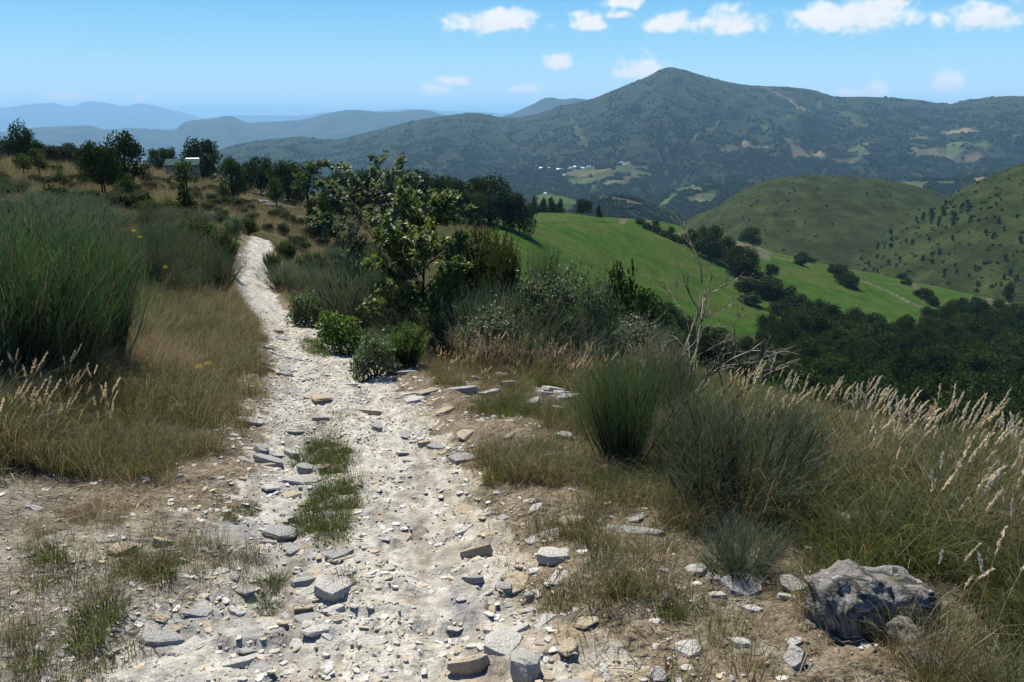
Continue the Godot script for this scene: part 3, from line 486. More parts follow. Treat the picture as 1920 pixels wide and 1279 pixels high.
const HILL_TREES := [
	[24.66, 0.651, 4.8],
	[28.65, 0.451, 3.3],
	[22.10, 0.753, 4.3],
	[24.73, 0.488, 5.4],
	[30.93, 0.466, 6.2],
	[23.69, 0.668, 7.3],
	[27.86, 0.436, 6.4],
	[22.70, 0.707, 6.0],
	[25.20, 0.905, 7.3],
	[27.30, 0.469, 7.4],
	[30.01, 0.287, 5.0],
	[30.54, 0.494, 7.7],
	[31.06, 0.682, 3.7],
	[24.52, 0.512, 5.2],
	[28.67, 0.634, 5.5],
	[26.21, 0.697, 5.9],
	[28.61, 0.329, 6.4],
	[32.18, 0.273, 8.0],
	[29.02, 0.726, 7.3],
	[32.58, 0.249, 5.8],
	[29.47, 0.688, 7.2],
	[28.13, 0.675, 3.3],
	[31.52, 0.233, 3.4],
	[30.51, 0.514, 3.8],
	[25.35, 0.532, 7.4],
	[22.45, 0.752, 3.2],
	[29.61, 0.601, 7.4],
	[32.40, 0.414, 8.0],
	[25.31, 0.875, 6.0],
	[22.28, 0.827, 5.0],
	[28.42, 0.753, 3.2],
	[31.12, 0.546, 7.8],
	[31.46, 0.500, 5.3],
	[27.77, 0.488, 6.0],
	[28.18, 0.478, 7.7],
	[27.52, 0.611, 6.6],
	[24.59, 0.757, 7.9],
	[27.73, 0.539, 3.1],
	[26.62, 0.561, 3.1],
	[28.78, 0.442, 3.3],
	[28.79, 0.528, 6.4],
	[25.98, 0.529, 6.7],
	[22.17, 0.847, 6.4],
	[32.02, 0.549, 5.3],
	[28.34, 0.639, 4.8],
	[25.43, 0.705, 6.0],
	[25.30, 0.705, 6.9],
	[22.25, 0.772, 6.7],
	[25.35, 0.785, 7.0],
	[24.58, 0.811, 5.2],
	[29.24, 0.777, 4.6],
	[25.82, 0.484, 5.2],
	[30.88, 0.642, 4.7],
	[29.30, 0.317, 5.3],
	[24.41, 0.846, 5.6],
	[24.18, 0.584, 7.2],
	[23.99, 0.779, 7.0],
	[29.16, 0.353, 4.7],
	[23.40, 0.786, 7.0],
	[24.97, 0.728, 5.1],
	[26.59, 0.651, 7.6],
	[23.64, 0.892, 7.7],
	[31.79, 0.230, 5.2],
	[32.46, 0.243, 4.1],
	[30.27, 0.317, 6.3],
	[27.57, 0.700, 4.7],
	[24.43, 0.873, 5.9],
	[25.28, 0.519, 3.2],
	[31.79, 0.344, 7.6],
	[31.89, 0.261, 5.9],
	[29.38, 0.666, 5.9],
	[27.47, 0.795, 7.6],
	[27.90, 0.714, 7.4],
	[27.97, 0.891, 6.0],
	[28.70, 0.644, 9.6],
	[28.36, 0.879, 5.0],
	[28.56, 0.726, 6.3],
	[28.15, 0.796, 5.6],
	[28.10, 0.787, 9.9],
	[28.06, 0.832, 7.5],
	[27.54, 0.830, 6.8],
	[27.46, 0.860, 6.6],
	[28.73, 0.673, 8.6],
	[27.57, 0.864, 5.9],
	[26.97, 0.883, 8.9],
	[26.63, 0.906, 8.1],
	[27.02, 0.925, 7.5],
	[27.93, 0.754, 8.5],
	[28.75, 0.693, 7.1],
	[29.35, 0.755, 6.9],
	[29.11, 0.743, 6.3],
	[27.37, 0.901, 9.1],
	[28.14, 0.897, 8.7],
	[27.42, 0.919, 7.9],
]


var rng := RandomNumberGenerator.new()
var mats := {}
var taken := {}
var noise := FastNoiseLite.new()
var noise_b := FastNoiseLite.new()
var ridged := FastNoiseLite.new()
# the survey grid of the near and middle ground
var gb := PackedFloat32Array()      # bearings of the columns
var gd := PackedFloat32Array()      # distances of the rows
var gy := PackedFloat32Array()      # heights
var gc := PackedByteArray()         # what covers the ground: 0 scrub ground, 1 path, 2 meadow, 3 dry field
var hills := {}


func _ready() -> void:
	rng.seed = 20240711
	noise.seed = 11
	noise.noise_type = FastNoiseLite.TYPE_SIMPLEX_SMOOTH
	noise.fractal_type = FastNoiseLite.FRACTAL_FBM
	noise.fractal_octaves = 3
	noise.frequency = 1.0
	noise_b.seed = 47
	noise_b.noise_type = FastNoiseLite.TYPE_SIMPLEX_SMOOTH
	noise_b.fractal_octaves = 4
	noise_b.frequency = 1.0
	ridged.seed = 5
	ridged.noise_type = FastNoiseLite.TYPE_SIMPLEX_SMOOTH
	ridged.fractal_type = FastNoiseLite.FRACTAL_RIDGED
	ridged.fractal_octaves = 4
	ridged.frequency = 1.0
	set_camera()
	set_sky()
	set_sun()
	make_materials()
	make_ground()
	make_plain()
	for r in RIDGES:
		make_ridge(r)
	make_vegetation()


func set_camera() -> void:
	var cam := Camera3D.new()
	cam.name = "camera"
	add_child(cam)
	cam.position = Vector3(0, EYE, 0)
	cam.rotation_degrees = Vector3(-15.56, 0, 0)
	cam.fov = 46.0
	cam.near = 0.05
	cam.far = 140000.0
	cam.current = true


func set_sky() -> void:
	var env := Environment.new()
	env.background_mode = Environment.BG_SKY
	env.tonemap_mode = Environment.TONE_MAPPER_LINEAR
	env.tonemap_exposure = 2.0
	env.background_energy_multiplier = 0.52
	env.sdfgi_enabled = true
	env.ssao_enabled = true
	env.ssil_enabled = true
	env.fog_enabled = true
	env.fog_density = 0.00006
	env.fog_light_color = Color(0.64, 0.855, 1.0)
	var sky := Sky.new()
	var pano := PanoramaSkyMaterial.new()
	pano.panorama = ImageTexture.create_from_image(sky_image())
	sky.sky_material = pano
	env.sky = sky
	var w := WorldEnvironment.new()
	w.name = "world_environment"
	w.environment = env
	add_child(w)


func sky_image() -> Image:
	var w := 4096
	var h := 2048
	var im := Image.create(w, h, false, Image.FORMAT_RGBA8)
	var stops := [[-90.0, Color(0.60, 0.72, 0.80)], [-1.0, Color(0.70, 0.84, 0.93)], [0.0, Color(0.93, 0.99, 1.0)], [1.5, Color(0.82, 0.95, 1.0)], [4.5, Color(0.63, 0.86, 0.98)], [7.5, Color(0.49, 0.77, 0.965)], [15.0, Color(0.37, 0.62, 0.93)], [35.0, Color(0.27, 0.49, 0.82)], [90.0, Color(0.18, 0.36, 0.68)]]
	for y in h:
		var e := 90.0 - (y + 0.5) / h * 180.0
		var c: Color = stops[0][1]
		for k in stops.size() - 1:
			if e >= stops[k][0]:
				c = (stops[k][1] as Color).lerp(stops[k + 1][1], (e - stops[k][0]) / (stops[k + 1][0] - stops[k][0]))
		im.fill_rect(Rect2i(0, y, w, 1), c)
	# fair-weather cumulus: the ones in view, and as many more of the same kind the rest of the way round
	var list := CLOUDS.duplicate()
	for k in 90:
		var b := rng.randf_range(40.0, 320.0)
		var e := rng.randf_range(0.6, 8.0) if k < 70 else rng.randf_range(8.0, 30.0)
		var s := rng.randf_range(1.2, 3.2) * (0.5 + e * 0.12)
		list.append([b, e, s * 2.2, s * 0.55])
	var k2 := 0
	for c in list:
		k2 += 1
		cloud(im, c[0], c[1], c[2], c[3], k2)
	return im


func cloud(im: Image, b: float, e: float, wide: float, high: float, seed_at: int) -> void:
	var per := 4096.0 / 360.0
	var cw := int(wide * per * 1.75) + 6
	var ch := int(high * per * 2.3) + 6
	var piece := Image.create(cw, ch, false, Image.FORMAT_RGBA8)
	var off := seed_at * 17.3
	for y in ch:
		var v := 1.0 - 2.0 * (y + 0.5) / ch          # up
		for x in cw:
			var u := 2.0 * (x + 0.5) / cw - 1.0
			var deg := Vector2((x + 0.0) / per, (y + 0.0) / per)
			var n := noise_b.get_noise_2d(off + deg.x * 0.42, deg.y * 0.62) * 0.50 + noise.get_noise_2d(off + deg.x * 1.3, deg.y * 1.7 + 9.0) * 0.22
			var base := v + 0.42
			var r := sqrt(u * u * 2.1 + (v * v * 2.2 if v > -0.12 else base * 0.0 + v * v * 6.0))
			var a := smoothstep(-0.05, 0.5, 0.86 - r + n * 0.9)
			a *= smoothstep(1.0, 0.75, absf(u)) * smoothstep(1.0, 0.8, absf(v))
			var shade := clampf(0.985 + 0.04 * v + 0.08 * n, 0.90, 1.0)
			piece.set_pixel(x, y, Color(shade, shade * 0.997, shade * 0.995, a * 0.98))
	var px := int(fposmod(b, 360.0) * per) - cw / 2
	var py := int((90.0 - e) / 180.0 * 2048.0) - ch / 2
	for wrap in [-4096, 0, 4096]:
		im.blend_rect(piece, Rect2i(0, 0, cw, ch), Vector2i(px + wrap, py))


func set_sun() -> void:
	var sun := DirectionalLight3D.new()
	sun.name = "sun"
	sun.light_energy = 1.6
	sun.light_color = Color(1.0, 0.98, 0.935)
	sun.light_angular_distance = 0.53
	sun.shadow_enabled = true
	add_child(sun)
	# ahead of the viewer, a little to the left, high in the sky
	var b := deg_to_rad(-24.0)
	var e := deg_to_rad(56.0)
	var from := Vector3(sin(b) * cos(e), sin(e), -cos(b) * cos(e))
	sun.look_at_from_position(from * 100.0, Vector3.ZERO, Vector3.UP)


# ---------------------------------------------------------------- materials

func soft_noise(freq: float, octaves: int, lo: float, hi: float, size := 512, kind := FastNoiseLite.TYPE_SIMPLEX_SMOOTH) -> NoiseTexture2D:
	var f := FastNoiseLite.new()
	f.seed = int(freq * 1000.0) + octaves
	f.noise_type = kind
	f.frequency = freq
	f.fractal_octaves = octaves
	var t := NoiseTexture2D.new()
	t.width = size
	t.height = size
	t.seamless = true
	t.noise = f
	var g := Gradient.new()
	g.set_color(0, Color(lo, lo, lo))
	g.set_color(1, Color(hi, hi, hi))
	t.color_ramp = g
	return t


func mat(called: String, color: Color, rough := 0.9, vertex := true, spec := 0.3) -> StandardMaterial3D:
	var m := StandardMaterial3D.new()
	m.resource_name = called
	m.albedo_color = color.linear_to_srgb()
	m.roughness = rough
	m.metallic_specular = spec
	m.vertex_color_use_as_albedo = vertex
	mats[called] = m
	return m


func grained(m: StandardMaterial3D, tex: Texture2D, per_metre: float, bump: Texture2D = null, cm := 0.0, fine: Texture2D = null, fine_per_metre := 1.0) -> void:
	m.uv1_triplanar = true
	m.uv1_world_triplanar = true
	m.uv1_scale = Vector3.ONE * per_metre
	m.albedo_texture = tex
	if bump:
		m.heightmap_enabled = true
		m.heightmap_texture = bump
		m.heightmap_scale = cm
	if fine:
		m.detail_enabled = true
		m.detail_blend_mode = BaseMaterial3D.BLEND_MODE_MUL
		m.detail_albedo = fine
		m.detail_uv_layer = BaseMaterial3D.DETAIL_UV_2
		m.uv2_triplanar = true
		m.uv2_world_triplanar = true
		m.uv2_scale = Vector3.ONE * fine_per_metre


func make_materials() -> void:
	var grain := soft_noise(0.03, 5, 0.74, 1.0)
	var grit := soft_noise(0.11, 4, 0.66, 1.0)
	var blotch := soft_noise(0.012, 5, 0.72, 1.0)
	var lumps := soft_noise(0.035, 5, 0.0, 1.0)
	var cells := soft_noise(0.05, 3, 0.0, 1.0, 512, FastNoiseLite.TYPE_CELLULAR)
	grained(mat("soil", Color(1, 1, 1), 1.0, true, 0.08), grit, 0.9, lumps, 4.0, grain, 0.23)
	grained(mat("trodden_stone", Color(1, 1, 1), 0.9), grit, 1.3, cells, 1.3, grain, 0.31)
	grained(mat("turf", Color(1, 1, 1), 1.0, true, 0.08), grain, 0.05, lumps, 30.0, grit, 0.021)
	grained(mat("stubble", Color(1, 1, 1), 1.0, true, 0.08), grit, 0.07, lumps, 40.0, grain, 0.3)
	grained(mat("hillside", Color(1, 1, 1), 1.0, true, 0.08), grit, 0.006, lumps, 500.0, blotch, 0.0013)
	grained(mat("near_hillside", Color(1, 1, 1), 1.0, true, 0.08), grit, 0.02, lumps, 150.0, blotch, 0.006)
	grained(mat("far_hillside", Color(1, 1, 1), 1.0, true, 0.08), blotch, 0.0005)
	grained(mat("slate_pale", Color(0.60, 0.575, 0.50), 0.85, false), grain, 3.0, lumps, 1.0, grit, 9.0)
	grained(mat("slate_grey", Color(0.44, 0.425, 0.385), 0.82, false), grain, 3.0, lumps, 1.0, grit, 9.0)
	grained(mat("slate_ochre", Color(0.54, 0.45, 0.31), 0.9, false), grain, 3.0, lumps, 1.0, grit, 9.0)
	grained(mat("boulder_stone", Color(1, 1, 1), 0.9), grit, 3.0, lumps, 0.9, grain, 1.1)
	for m in [["grass_blade", Vector3(0.9, 0.8, 0.4), 0.7, 0.25], ["straw", Vector3(0.8, 0.7, 0.45), 0.75, 0.2], ["broom_twig", Vector3(0.5, 0.6, 0.3), 0.7, 0.25], ["leaf", Vector3(0.6, 0.75, 0.25), 0.6, 0.3], ["glossy_leaf", Vector3(0.6, 0.75, 0.25), 0.5, 0.36], ["far_leaf", Vector3(0.35, 0.45, 0.15), 0.9, 0.1]]:
		var k := mat(m[0], Color(1, 1, 1), m[2], true, m[3])
		k.backlight_enabled = true
		k.backlight = Color(m[1].x, m[1].y, m[1].z).linear_to_srgb()
	mat("bark", Color(0.11, 0.09, 0.07), 0.95, false)
	mat("dead_wood", Color(0.55, 0.525, 0.48), 0.85, false)
	mat("plank_wood", Color(0.24, 0.21, 0.17), 0.85, false)
	mat("dark_plank_wood", Color(0.15, 0.13, 0.105), 0.85, false)
	mat("roof_sheet", Color(0.035, 0.055, 0.05), 1.0, false, 0.05)
	mat("pale_sheet", Color(0.72, 0.74, 0.74), 0.45, false)
	mat("roof_slate", Color(0.24, 0.25, 0.27), 0.45, false)
	mat("limewash", Color(0.78, 0.77, 0.74), 0.9, false)
	mat("rubble_wall", Color(0.30, 0.27, 0.22), 0.9, false)
	mat("dark_glass", Color(0.03, 0.035, 0.04), 0.15, false)


# ---------------------------------------------------------------- ground

func hermite(xs: Array, ys: PackedFloat32Array, x: float) -> float:
	var k := 0
	while k < xs.size() - 2 and x > xs[k + 1]:
		k += 1
	var last := xs.size() - 1
	var h: float = xs[k + 1] - xs[k]
	var s: float = (x - xs[k]) / h
	var d: float = (ys[k + 1] - ys[k]) / h
	var m0: float = d if k == 0 else (ys[k + 1] - ys[k - 1]) / (xs[k + 1] - xs[k - 1])
	var m1: float = d if k + 1 == last else (ys[k + 2] - ys[k]) / (xs[k + 2] - xs[k])
	var s2 := s * s
	var s3 := s2 * s
	return (2.0 * s3 - 3.0 * s2 + 1.0) * ys[k] + (s3 - 2.0 * s2 + s) * h * m0 + (3.0 * s2 - 2.0 * s3) * ys[k + 1] + (s3 - s2) * h * m1


func centre(z: float) -> float:
	for k in TRACK.size() - 1:
		if z >= TRACK[k + 1].y or k == TRACK.size() - 2:
			var a: Vector2 = TRACK[k]
			var c: Vector2 = TRACK[k + 1]
			return lerpf(a.x, c.x, clampf((z - a.y) / (c.y - a.y), -0.5, 1.0))
	return 0.0


func off_path(x: float, z: float) -> float:
	var slope := (centre(z - 0.5) - centre(z + 0.5))
	return (x - centre(z)) / sqrt(1.0 + slope * slope)


func near_drop(z: float, u: float) -> float:
	return 1.65 - 0.17 * z - 0.75 * smoothstep(-1.2, -5.0, u) - 0.25 * smoothstep(-3.0, -12.0, u) + 0.35 * smoothstep(3.0, 9.0, u)


func near_line(p: Vector2, line: PackedVector2Array) -> float:
	var best := 1e9
	for k in line.size() - 1:
		best = minf(best, p.distance_to(Geometry2D.get_closest_point_to_segment(p, line[k], line[k + 1])))
	return best


func make_ground() -> void:
	var b := -100.0
	while b < -42.01:
		gb.append(b)
		b += 2.0
	for k in 561:
		gb.append(-42.0 + k * 0.15)
	b = 44.0
	while b < 100.1:
		gb.append(b)
		b += 2.0
	for k in 40:
		gd.append(0.5 * exp(log(4.0) * k / 40.0))
	for k in 250:
		gd.append(2.0 * exp(log(8.0) * k / 250.0))
	for k in 401:
		gd.append(16.0 * exp(log(37.5) * k / 400.0))
	var nb := gb.size()
	var nd := gd.size()
	var logs := []
	for d in DIST:
		logs.append(log(d))
	gy.resize(nb * nd)
	gc.resize(nb * nd)
	var pos := PackedVector3Array()
	var col := PackedColorArray()
	pos.resize(nb * nd)
	col.resize(nb * nd)
	for i in nb:
		var bear := gb[i]
		var at := clampf(bear, -42.0, 42.0)
		var column := PackedFloat32Array()
		for j in DIST.size():
			var across := PackedFloat32Array()
			for k in BEARING.size():
				across.append(DROP[k][j] / DIST[j])
			column.append(hermite(BEARING, across, at))
		var sb := sin(deg_to_rad(bear))
		var cb := cos(deg_to_rad(bear))
		for j in nd:
			var d := gd[j]
			var x := d * sb
			var z := -d * cb
			var u := 99.0
			if z > -72.0:
				u = off_path(x, z)
			var drop := 0.0
			if d < 10.0:
				drop = near_drop(z, u)
			if d > 6.0:
				var far := 0.0
				if d < 8.0:
					far = column[0] * 8.0 + (d - 8.0) * (column[1] * 11.0 - column[0] * 8.0) / 3.0
				else:
					far = hermite(logs, column, log(d)) * d
				drop = lerpf(drop, far, smoothstep(6.0, 10.0, d))
			var here := cover(x, z, bear, d, u)
			var y := EYE - drop + relief(x, z, d, u, here)
			var n := i * nd + j
			gy[n] = y
			gc[n] = here
			pos[n] = Vector3(x, y, z)
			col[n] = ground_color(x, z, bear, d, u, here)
	var nor := PackedVector3Array()
	nor.resize(nb * nd)
	for i in nb:
		for j in nd:
			var a := pos[mini(i + 1, nb - 1) * nd + j] - pos[maxi(i - 1, 0) * nd + j]
			var c := pos[i * nd + mini(j + 1, nd - 1)] - pos[i * nd + maxi(j - 1, 0)]
			nor[i * nd + j] = a.cross(c).normalized()
	for kind in [[0, "ground", "soil", "stony scrub ground of the near hillside"], [1, "path", "trodden_stone", "pale stony footpath running downhill"], [2, "meadow", "turf", "bright green grazed meadow on the spur"], [3, "dry_field", "stubble", "dry straw-coloured grass fields on the hillside"]]:
		var remap := PackedInt32Array()
		remap.resize(nb * nd)
		remap.fill(-1)
		var v := PackedVector3Array()
		var nn := PackedVector3Array()
		var cc := PackedColorArray()
		var ix := PackedInt32Array()
		for i in nb - 1:
			for j in nd - 1:
				var p := i * nd + j
				if gc[p] != kind[0]:
					continue
				for q in [p, p + nd + 1, p + nd, p, p + 1, p + nd + 1]:
					if remap[q] < 0:
						remap[q] = v.size()
						v.append(pos[q])
						nn.append(nor[q])
						cc.append(col[q])
					ix.append(remap[q])
		if ix.is_empty():
			continue
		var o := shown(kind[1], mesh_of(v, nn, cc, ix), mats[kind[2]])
		structure(o, kind[3], kind[1].replace("_", " "))


func cover(x: float, z: float, b: float, d: float, u: float) -> int:
	if z > -68.0 and z < 1.5 and d < 70.0:
		var hw := half_path(z)
		if absf(u) < hw + 0.22 * noise.get_noise_2d(x * 1.1, z * 1.1) + 0.12 * noise_b.get_noise_2d(x * 4.0, z * 4.0):
			return 1
	if d > 60.0:
		var w := Vector2(b + noise.get_noise_2d(x * 0.06, z * 0.06) * 0.22, log(d) + noise_b.get_noise_2d(x * 0.06, z * 0.06) * 0.012)
		if b > 10.0 and (Geometry2D.is_point_in_polygon(w, STRIP) or Geometry2D.is_point_in_polygon(w, TANFIELD)):
			return 3
		if b > 10.0 and near_line(Vector2(x, z), BANK_A) < 1.5 + 1.2 * noise.get_noise_2d(x * 0.2, z * 0.2):
			return 3
		if b > 22.0 and near_line(Vector2(x, z), BANK_B) < 1.8 + 1.4 * noise.get_noise_2d(x * 0.2, z * 0.2):
			return 3
		if d > 140.0 and b > 4.0 and b < 12.0 and minf(near_line(Vector2(x, z), FARM_TRACK), near_line(Vector2(x, z), FARM_TRACK_B)) < 1.3 + 0.8 * noise.get_noise_2d(x * 0.3, z * 0.3):
			return 3
		if Geometry2D.is_point_in_polygon(w, MEADOW):
			return 2
		if b < -6.0 and d < 260.0 and noise.get_noise_2d(x * 0.035, z * 0.05) > -0.12 + 0.5 * smoothstep(-19.0, -8.0, b) + 0.6 * (1.0 - smoothstep(60.0, 75.0, d)):
			return 3
	return 0


func half_path(z: float) -> float:
	return lerpf(0.86, 0.72, smoothstep(-6.0, -30.0, z)) + 0.35 * smoothstep(-3.6, -2.4, z)


func relief(x: float, z: float, d: float, u: float, here: int) -> float:
	var y := noise.get_noise_2d(x * 0.05 + 40.0, z * 0.05) * clampf(0.012 * d, 0.0, 0.5) * (1.0 if here != 2 else 0.5)
	if d < 70.0:
		var hw := half_path(z)
		var on := 1.0 - smoothstep(hw - 0.15, hw + 0.35, absf(u))
		y -= 0.11 * on
		y -= on * 0.05 * exp(-pow((absf(u + 0.05) - 0.42) / 0.17, 2.0))
		y += noise.get_noise_2d(x * 0.9, z * 0.9) * lerpf(0.07, 0.035, on)
		y += noise_b.get_noise_2d(x * 3.6, z * 3.6) * 0.022
		if d < 20.0:
			y += noise.get_noise_2d(x * 11.0, z * 11.0) * lerpf(0.012, 0.006, on)
			# broken slate edges across the trodden rock
			var step := noise_b.get_noise_2d(x * 1.3 + 7.0, z * 2.6)
			y += on * 0.022 * smoothstep(0.02, 0.06, step) - on * 0.018 * smoothstep(-0.20, -0.24, step)
	else:
		y += noise_b.get_noise_2d(x * 0.4, z * 0.4) * (0.04 if here == 2 else 0.16)
		if here == 2 and near_line(Vector2(x, z), DITCH) < 1.0:
			y -= 0.35
	return y


func mixc(a: Vector3, c: Vector3, t: float) -> Vector3:
	return a.lerp(c, clampf(t, 0.0, 1.0))


func ground_color(x: float, z: float, b: float, d: float, u: float, here: int) -> Color:
	var n1 := noise.get_noise_2d(x * 0.7 + 3.0, z * 0.7)
	var n2 := noise_b.get_noise_2d(x * 2.7, z * 2.7 + 5.0)
	var n3 := noise.get_noise_2d(x * 9.0, z * 9.0)
	var c := Vector3(0.3, 0.25, 0.16)
	if here == 1:
		var streak := noise_b.get_noise_2d(u * 2.4 + 20.0, z * 0.32) + 0.5 * noise.get_noise_2d(u * 6.0, z * 0.7)
		c = mixc(Vector3(0.62, 0.58, 0.475), Vector3(0.38, 0.37, 0.335), 0.16 + n1 * 0.7 + n2 * 0.8 + streak * 1.1 + (0.30 if u < -0.25 else -0.1))
		c = mixc(c, Vector3(0.36, 0.285, 0.185), smoothstep(0.2, 0.55, streak - n1 * 0.5) * 0.45)
		c = mixc(c, Vector3(0.42, 0.335, 0.21), smoothstep(0.5, 0.95, u) * (0.55 + n2) + smoothstep(0.25, 0.6, n2 + n3 * 0.4) * 0.5)
		c *= 0.92 + 0.42 * n3
	elif here == 2:
		var m1 := noise.get_noise_2d(x * 0.03, z * 0.03)
		var m2 := noise_b.get_noise_2d(x * 0.12, z * 0.12)
		c = mixc(Vector3(0.056, 0.122, 0.020), Vector3(0.086, 0.132, 0.028), 0.5 + m1 * 1.1)
		c = mixc(c, Vector3(0.094, 0.112, 0.036), smoothstep(0.15, 0.6, m2 + m1 * 0.5) * 0.7)
		c *= 0.95 + 0.35 * m2 + 0.12 * noise.get_noise_2d(x * 0.5, z * 0.08)
	elif here == 3:
		var m := noise.get_noise_2d(x * 0.08, z * 0.08)
		c = mixc(Vector3(0.21, 0.20, 0.125), Vector3(0.14, 0.135, 0.08), 0.5 + m)
		if b < 0.0:
			c = mixc(c, Vector3(0.075, 0.095, 0.034), smoothstep(-0.1, 0.25, noise_b.get_noise_2d(x * 0.05, z * 0.09)))
		c *= 0.95 + 0.3 * n1
	elif d > 60.0:
		c = mixc(Vector3(0.05, 0.06, 0.024), Vector3(0.115, 0.10, 0.05), 0.4 + n1 * 0.6) if b < -8.0 else mixc(mixc(Vector3(0.05, 0.06, 0.024), Vector3(0.115, 0.10, 0.05), 0.4 + n1 * 0.6), mixc(Vector3(0.05, 0.062, 0.026), Vector3(0.075, 0.09, 0.034), 0.5 + n1), smoothstep(-8.0, 2.0, b))
	else:
		var bare := Vector3(0.31, 0.25, 0.17)
		var litter := Vector3(0.17, 0.145, 0.092)
		var gravel := Vector3(0.39, 0.355, 0.285)
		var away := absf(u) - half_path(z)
		c = mixc(bare, litter, 0.2 + smoothstep(0.3, 1.8, away) + n2)
		if u < 0.0 and z > -5.6:
			c = mixc(c, gravel, smoothstep(-5.4, -3.6, z + n1 * 1.2) * 0.9)
		c = mixc(c, gravel, smoothstep(0.2, 0.5, n2 + n3 * 0.3) * 0.5)
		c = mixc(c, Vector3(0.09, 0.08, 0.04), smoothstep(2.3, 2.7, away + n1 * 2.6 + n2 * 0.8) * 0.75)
		if d > 9.0 and u > 6.0:
			c = mixc(c, Vector3(0.075, 0.105, 0.03), smoothstep(9.0, 13.0, d))
		c *= 0.95 + 0.4 * n3
	return Color(maxf(c.x, 0.01), maxf(c.y, 0.01), maxf(c.z, 0.005))


func col_index(b: float) -> float:
	if b < -42.0:
		return clampf((b + 100.0) / 2.0, 0.0, 28.999)
	if b <= 42.0:
		return 29.0 + (b + 42.0) / 0.15
	return 29.0 + 560.0 + (b - 42.0) / 2.0


func row_index(d: float) -> float:
	if d < 2.0:
		return 40.0 * log(maxf(d, 0.5) / 0.5) / log(4.0)
	if d < 16.0:
		return 40.0 + 250.0 * log(d / 2.0) / log(8.0)
	return 290.0 + 400.0 * log(d / 16.0) / log(37.5)


func ground_y(x: float, z: float) -> float:
	var b := rad_to_deg(atan2(x, -z))
	var d := sqrt(x * x + z * z)
	var nd := gd.size()
	var ci := clampf(col_index(b), 0.0, gb.size() - 1.001)
	var ri := clampf(row_index(d), 0.0, nd - 1.001)
	var i := int(ci)
	var j := int(ri)
	var p := i * nd + j
	return lerpf(lerpf(gy[p], gy[p + 1], ri - j), lerpf(gy[p + nd], gy[p + nd + 1], ri - j), ci - i)


func cover_at(x: float, z: float) -> int:
	var ci := int(clampf(col_index(rad_to_deg(atan2(x, -z))), 0.0, gb.size() - 1.001))
	var ri := int(clampf(row_index(sqrt(x * x + z * z)), 0.0, gd.size() - 1.001))
	return gc[ci * gd.size() + ri]


func spot(b: float, d: float) -> Vector3:
	var x := d * sin(deg_to_rad(b))
	var z := -d * cos(deg_to_rad(b))
	return Vector3(x, ground_y(x, z), z)


func slope_at(p: Vector3, r := 0.15) -> Vector3:
	var a := Vector3(2.0 * r, ground_y(p.x + r, p.z) - ground_y(p.x - r, p.z), 0)
	var c := Vector3(0, ground_y(p.x, p.z + r) - ground_y(p.x, p.z - r), 2.0 * r)
	return c.cross(a).normalized()


# ---------------------------------------------------------------- hills and mountains

func make_plain() -> void:
	var m := PlaneMesh.new()
	m.size = Vector2(100000, 60000)
	m.subdivide_depth = 20
	m.subdivide_width = 20
	var k := mat("lowland", Color(0.10, 0.12, 0.07), 0.95, false)
	grained(k, mats.far_hillside.albedo_texture, 0.0004)
	var o := shown("lowland_ground", m, k)
	o.position = Vector3(0, -480, -25000)
	structure(o, "hazy lowland ground between the mountain ranges", "ground")


func rise(called: String, s: float) -> float:
	match called:
		"domed_hill": return 1.0 - pow(1.0 - s, 1.7)
		"scrub_hill": return 1.0 - pow(1.0 - s, 1.35)
		"grass_knoll", "knoll": return 1.0 - pow(1.0 - s, 1.5)
		"brown_knoll": return 1.0 - pow(1.0 - s, 1.4)
		"field_hill": return 1.0 - pow(1.0 - s, 1.2)
		"village_hill": return 1.0 - pow(1.0 - s, 1.15)
		"main_mountain": return pow(s, 1.1)
	return s


const FIELD_TONE := {"straw": Vector3(0.20, 0.185, 0.09), "olive": Vector3(0.105, 0.125, 0.045), "green": Vector3(0.12, 0.17, 0.05), "brown": Vector3(0.16, 0.125, 0.07), "tan": Vector3(0.31, 0.245, 0.135)}

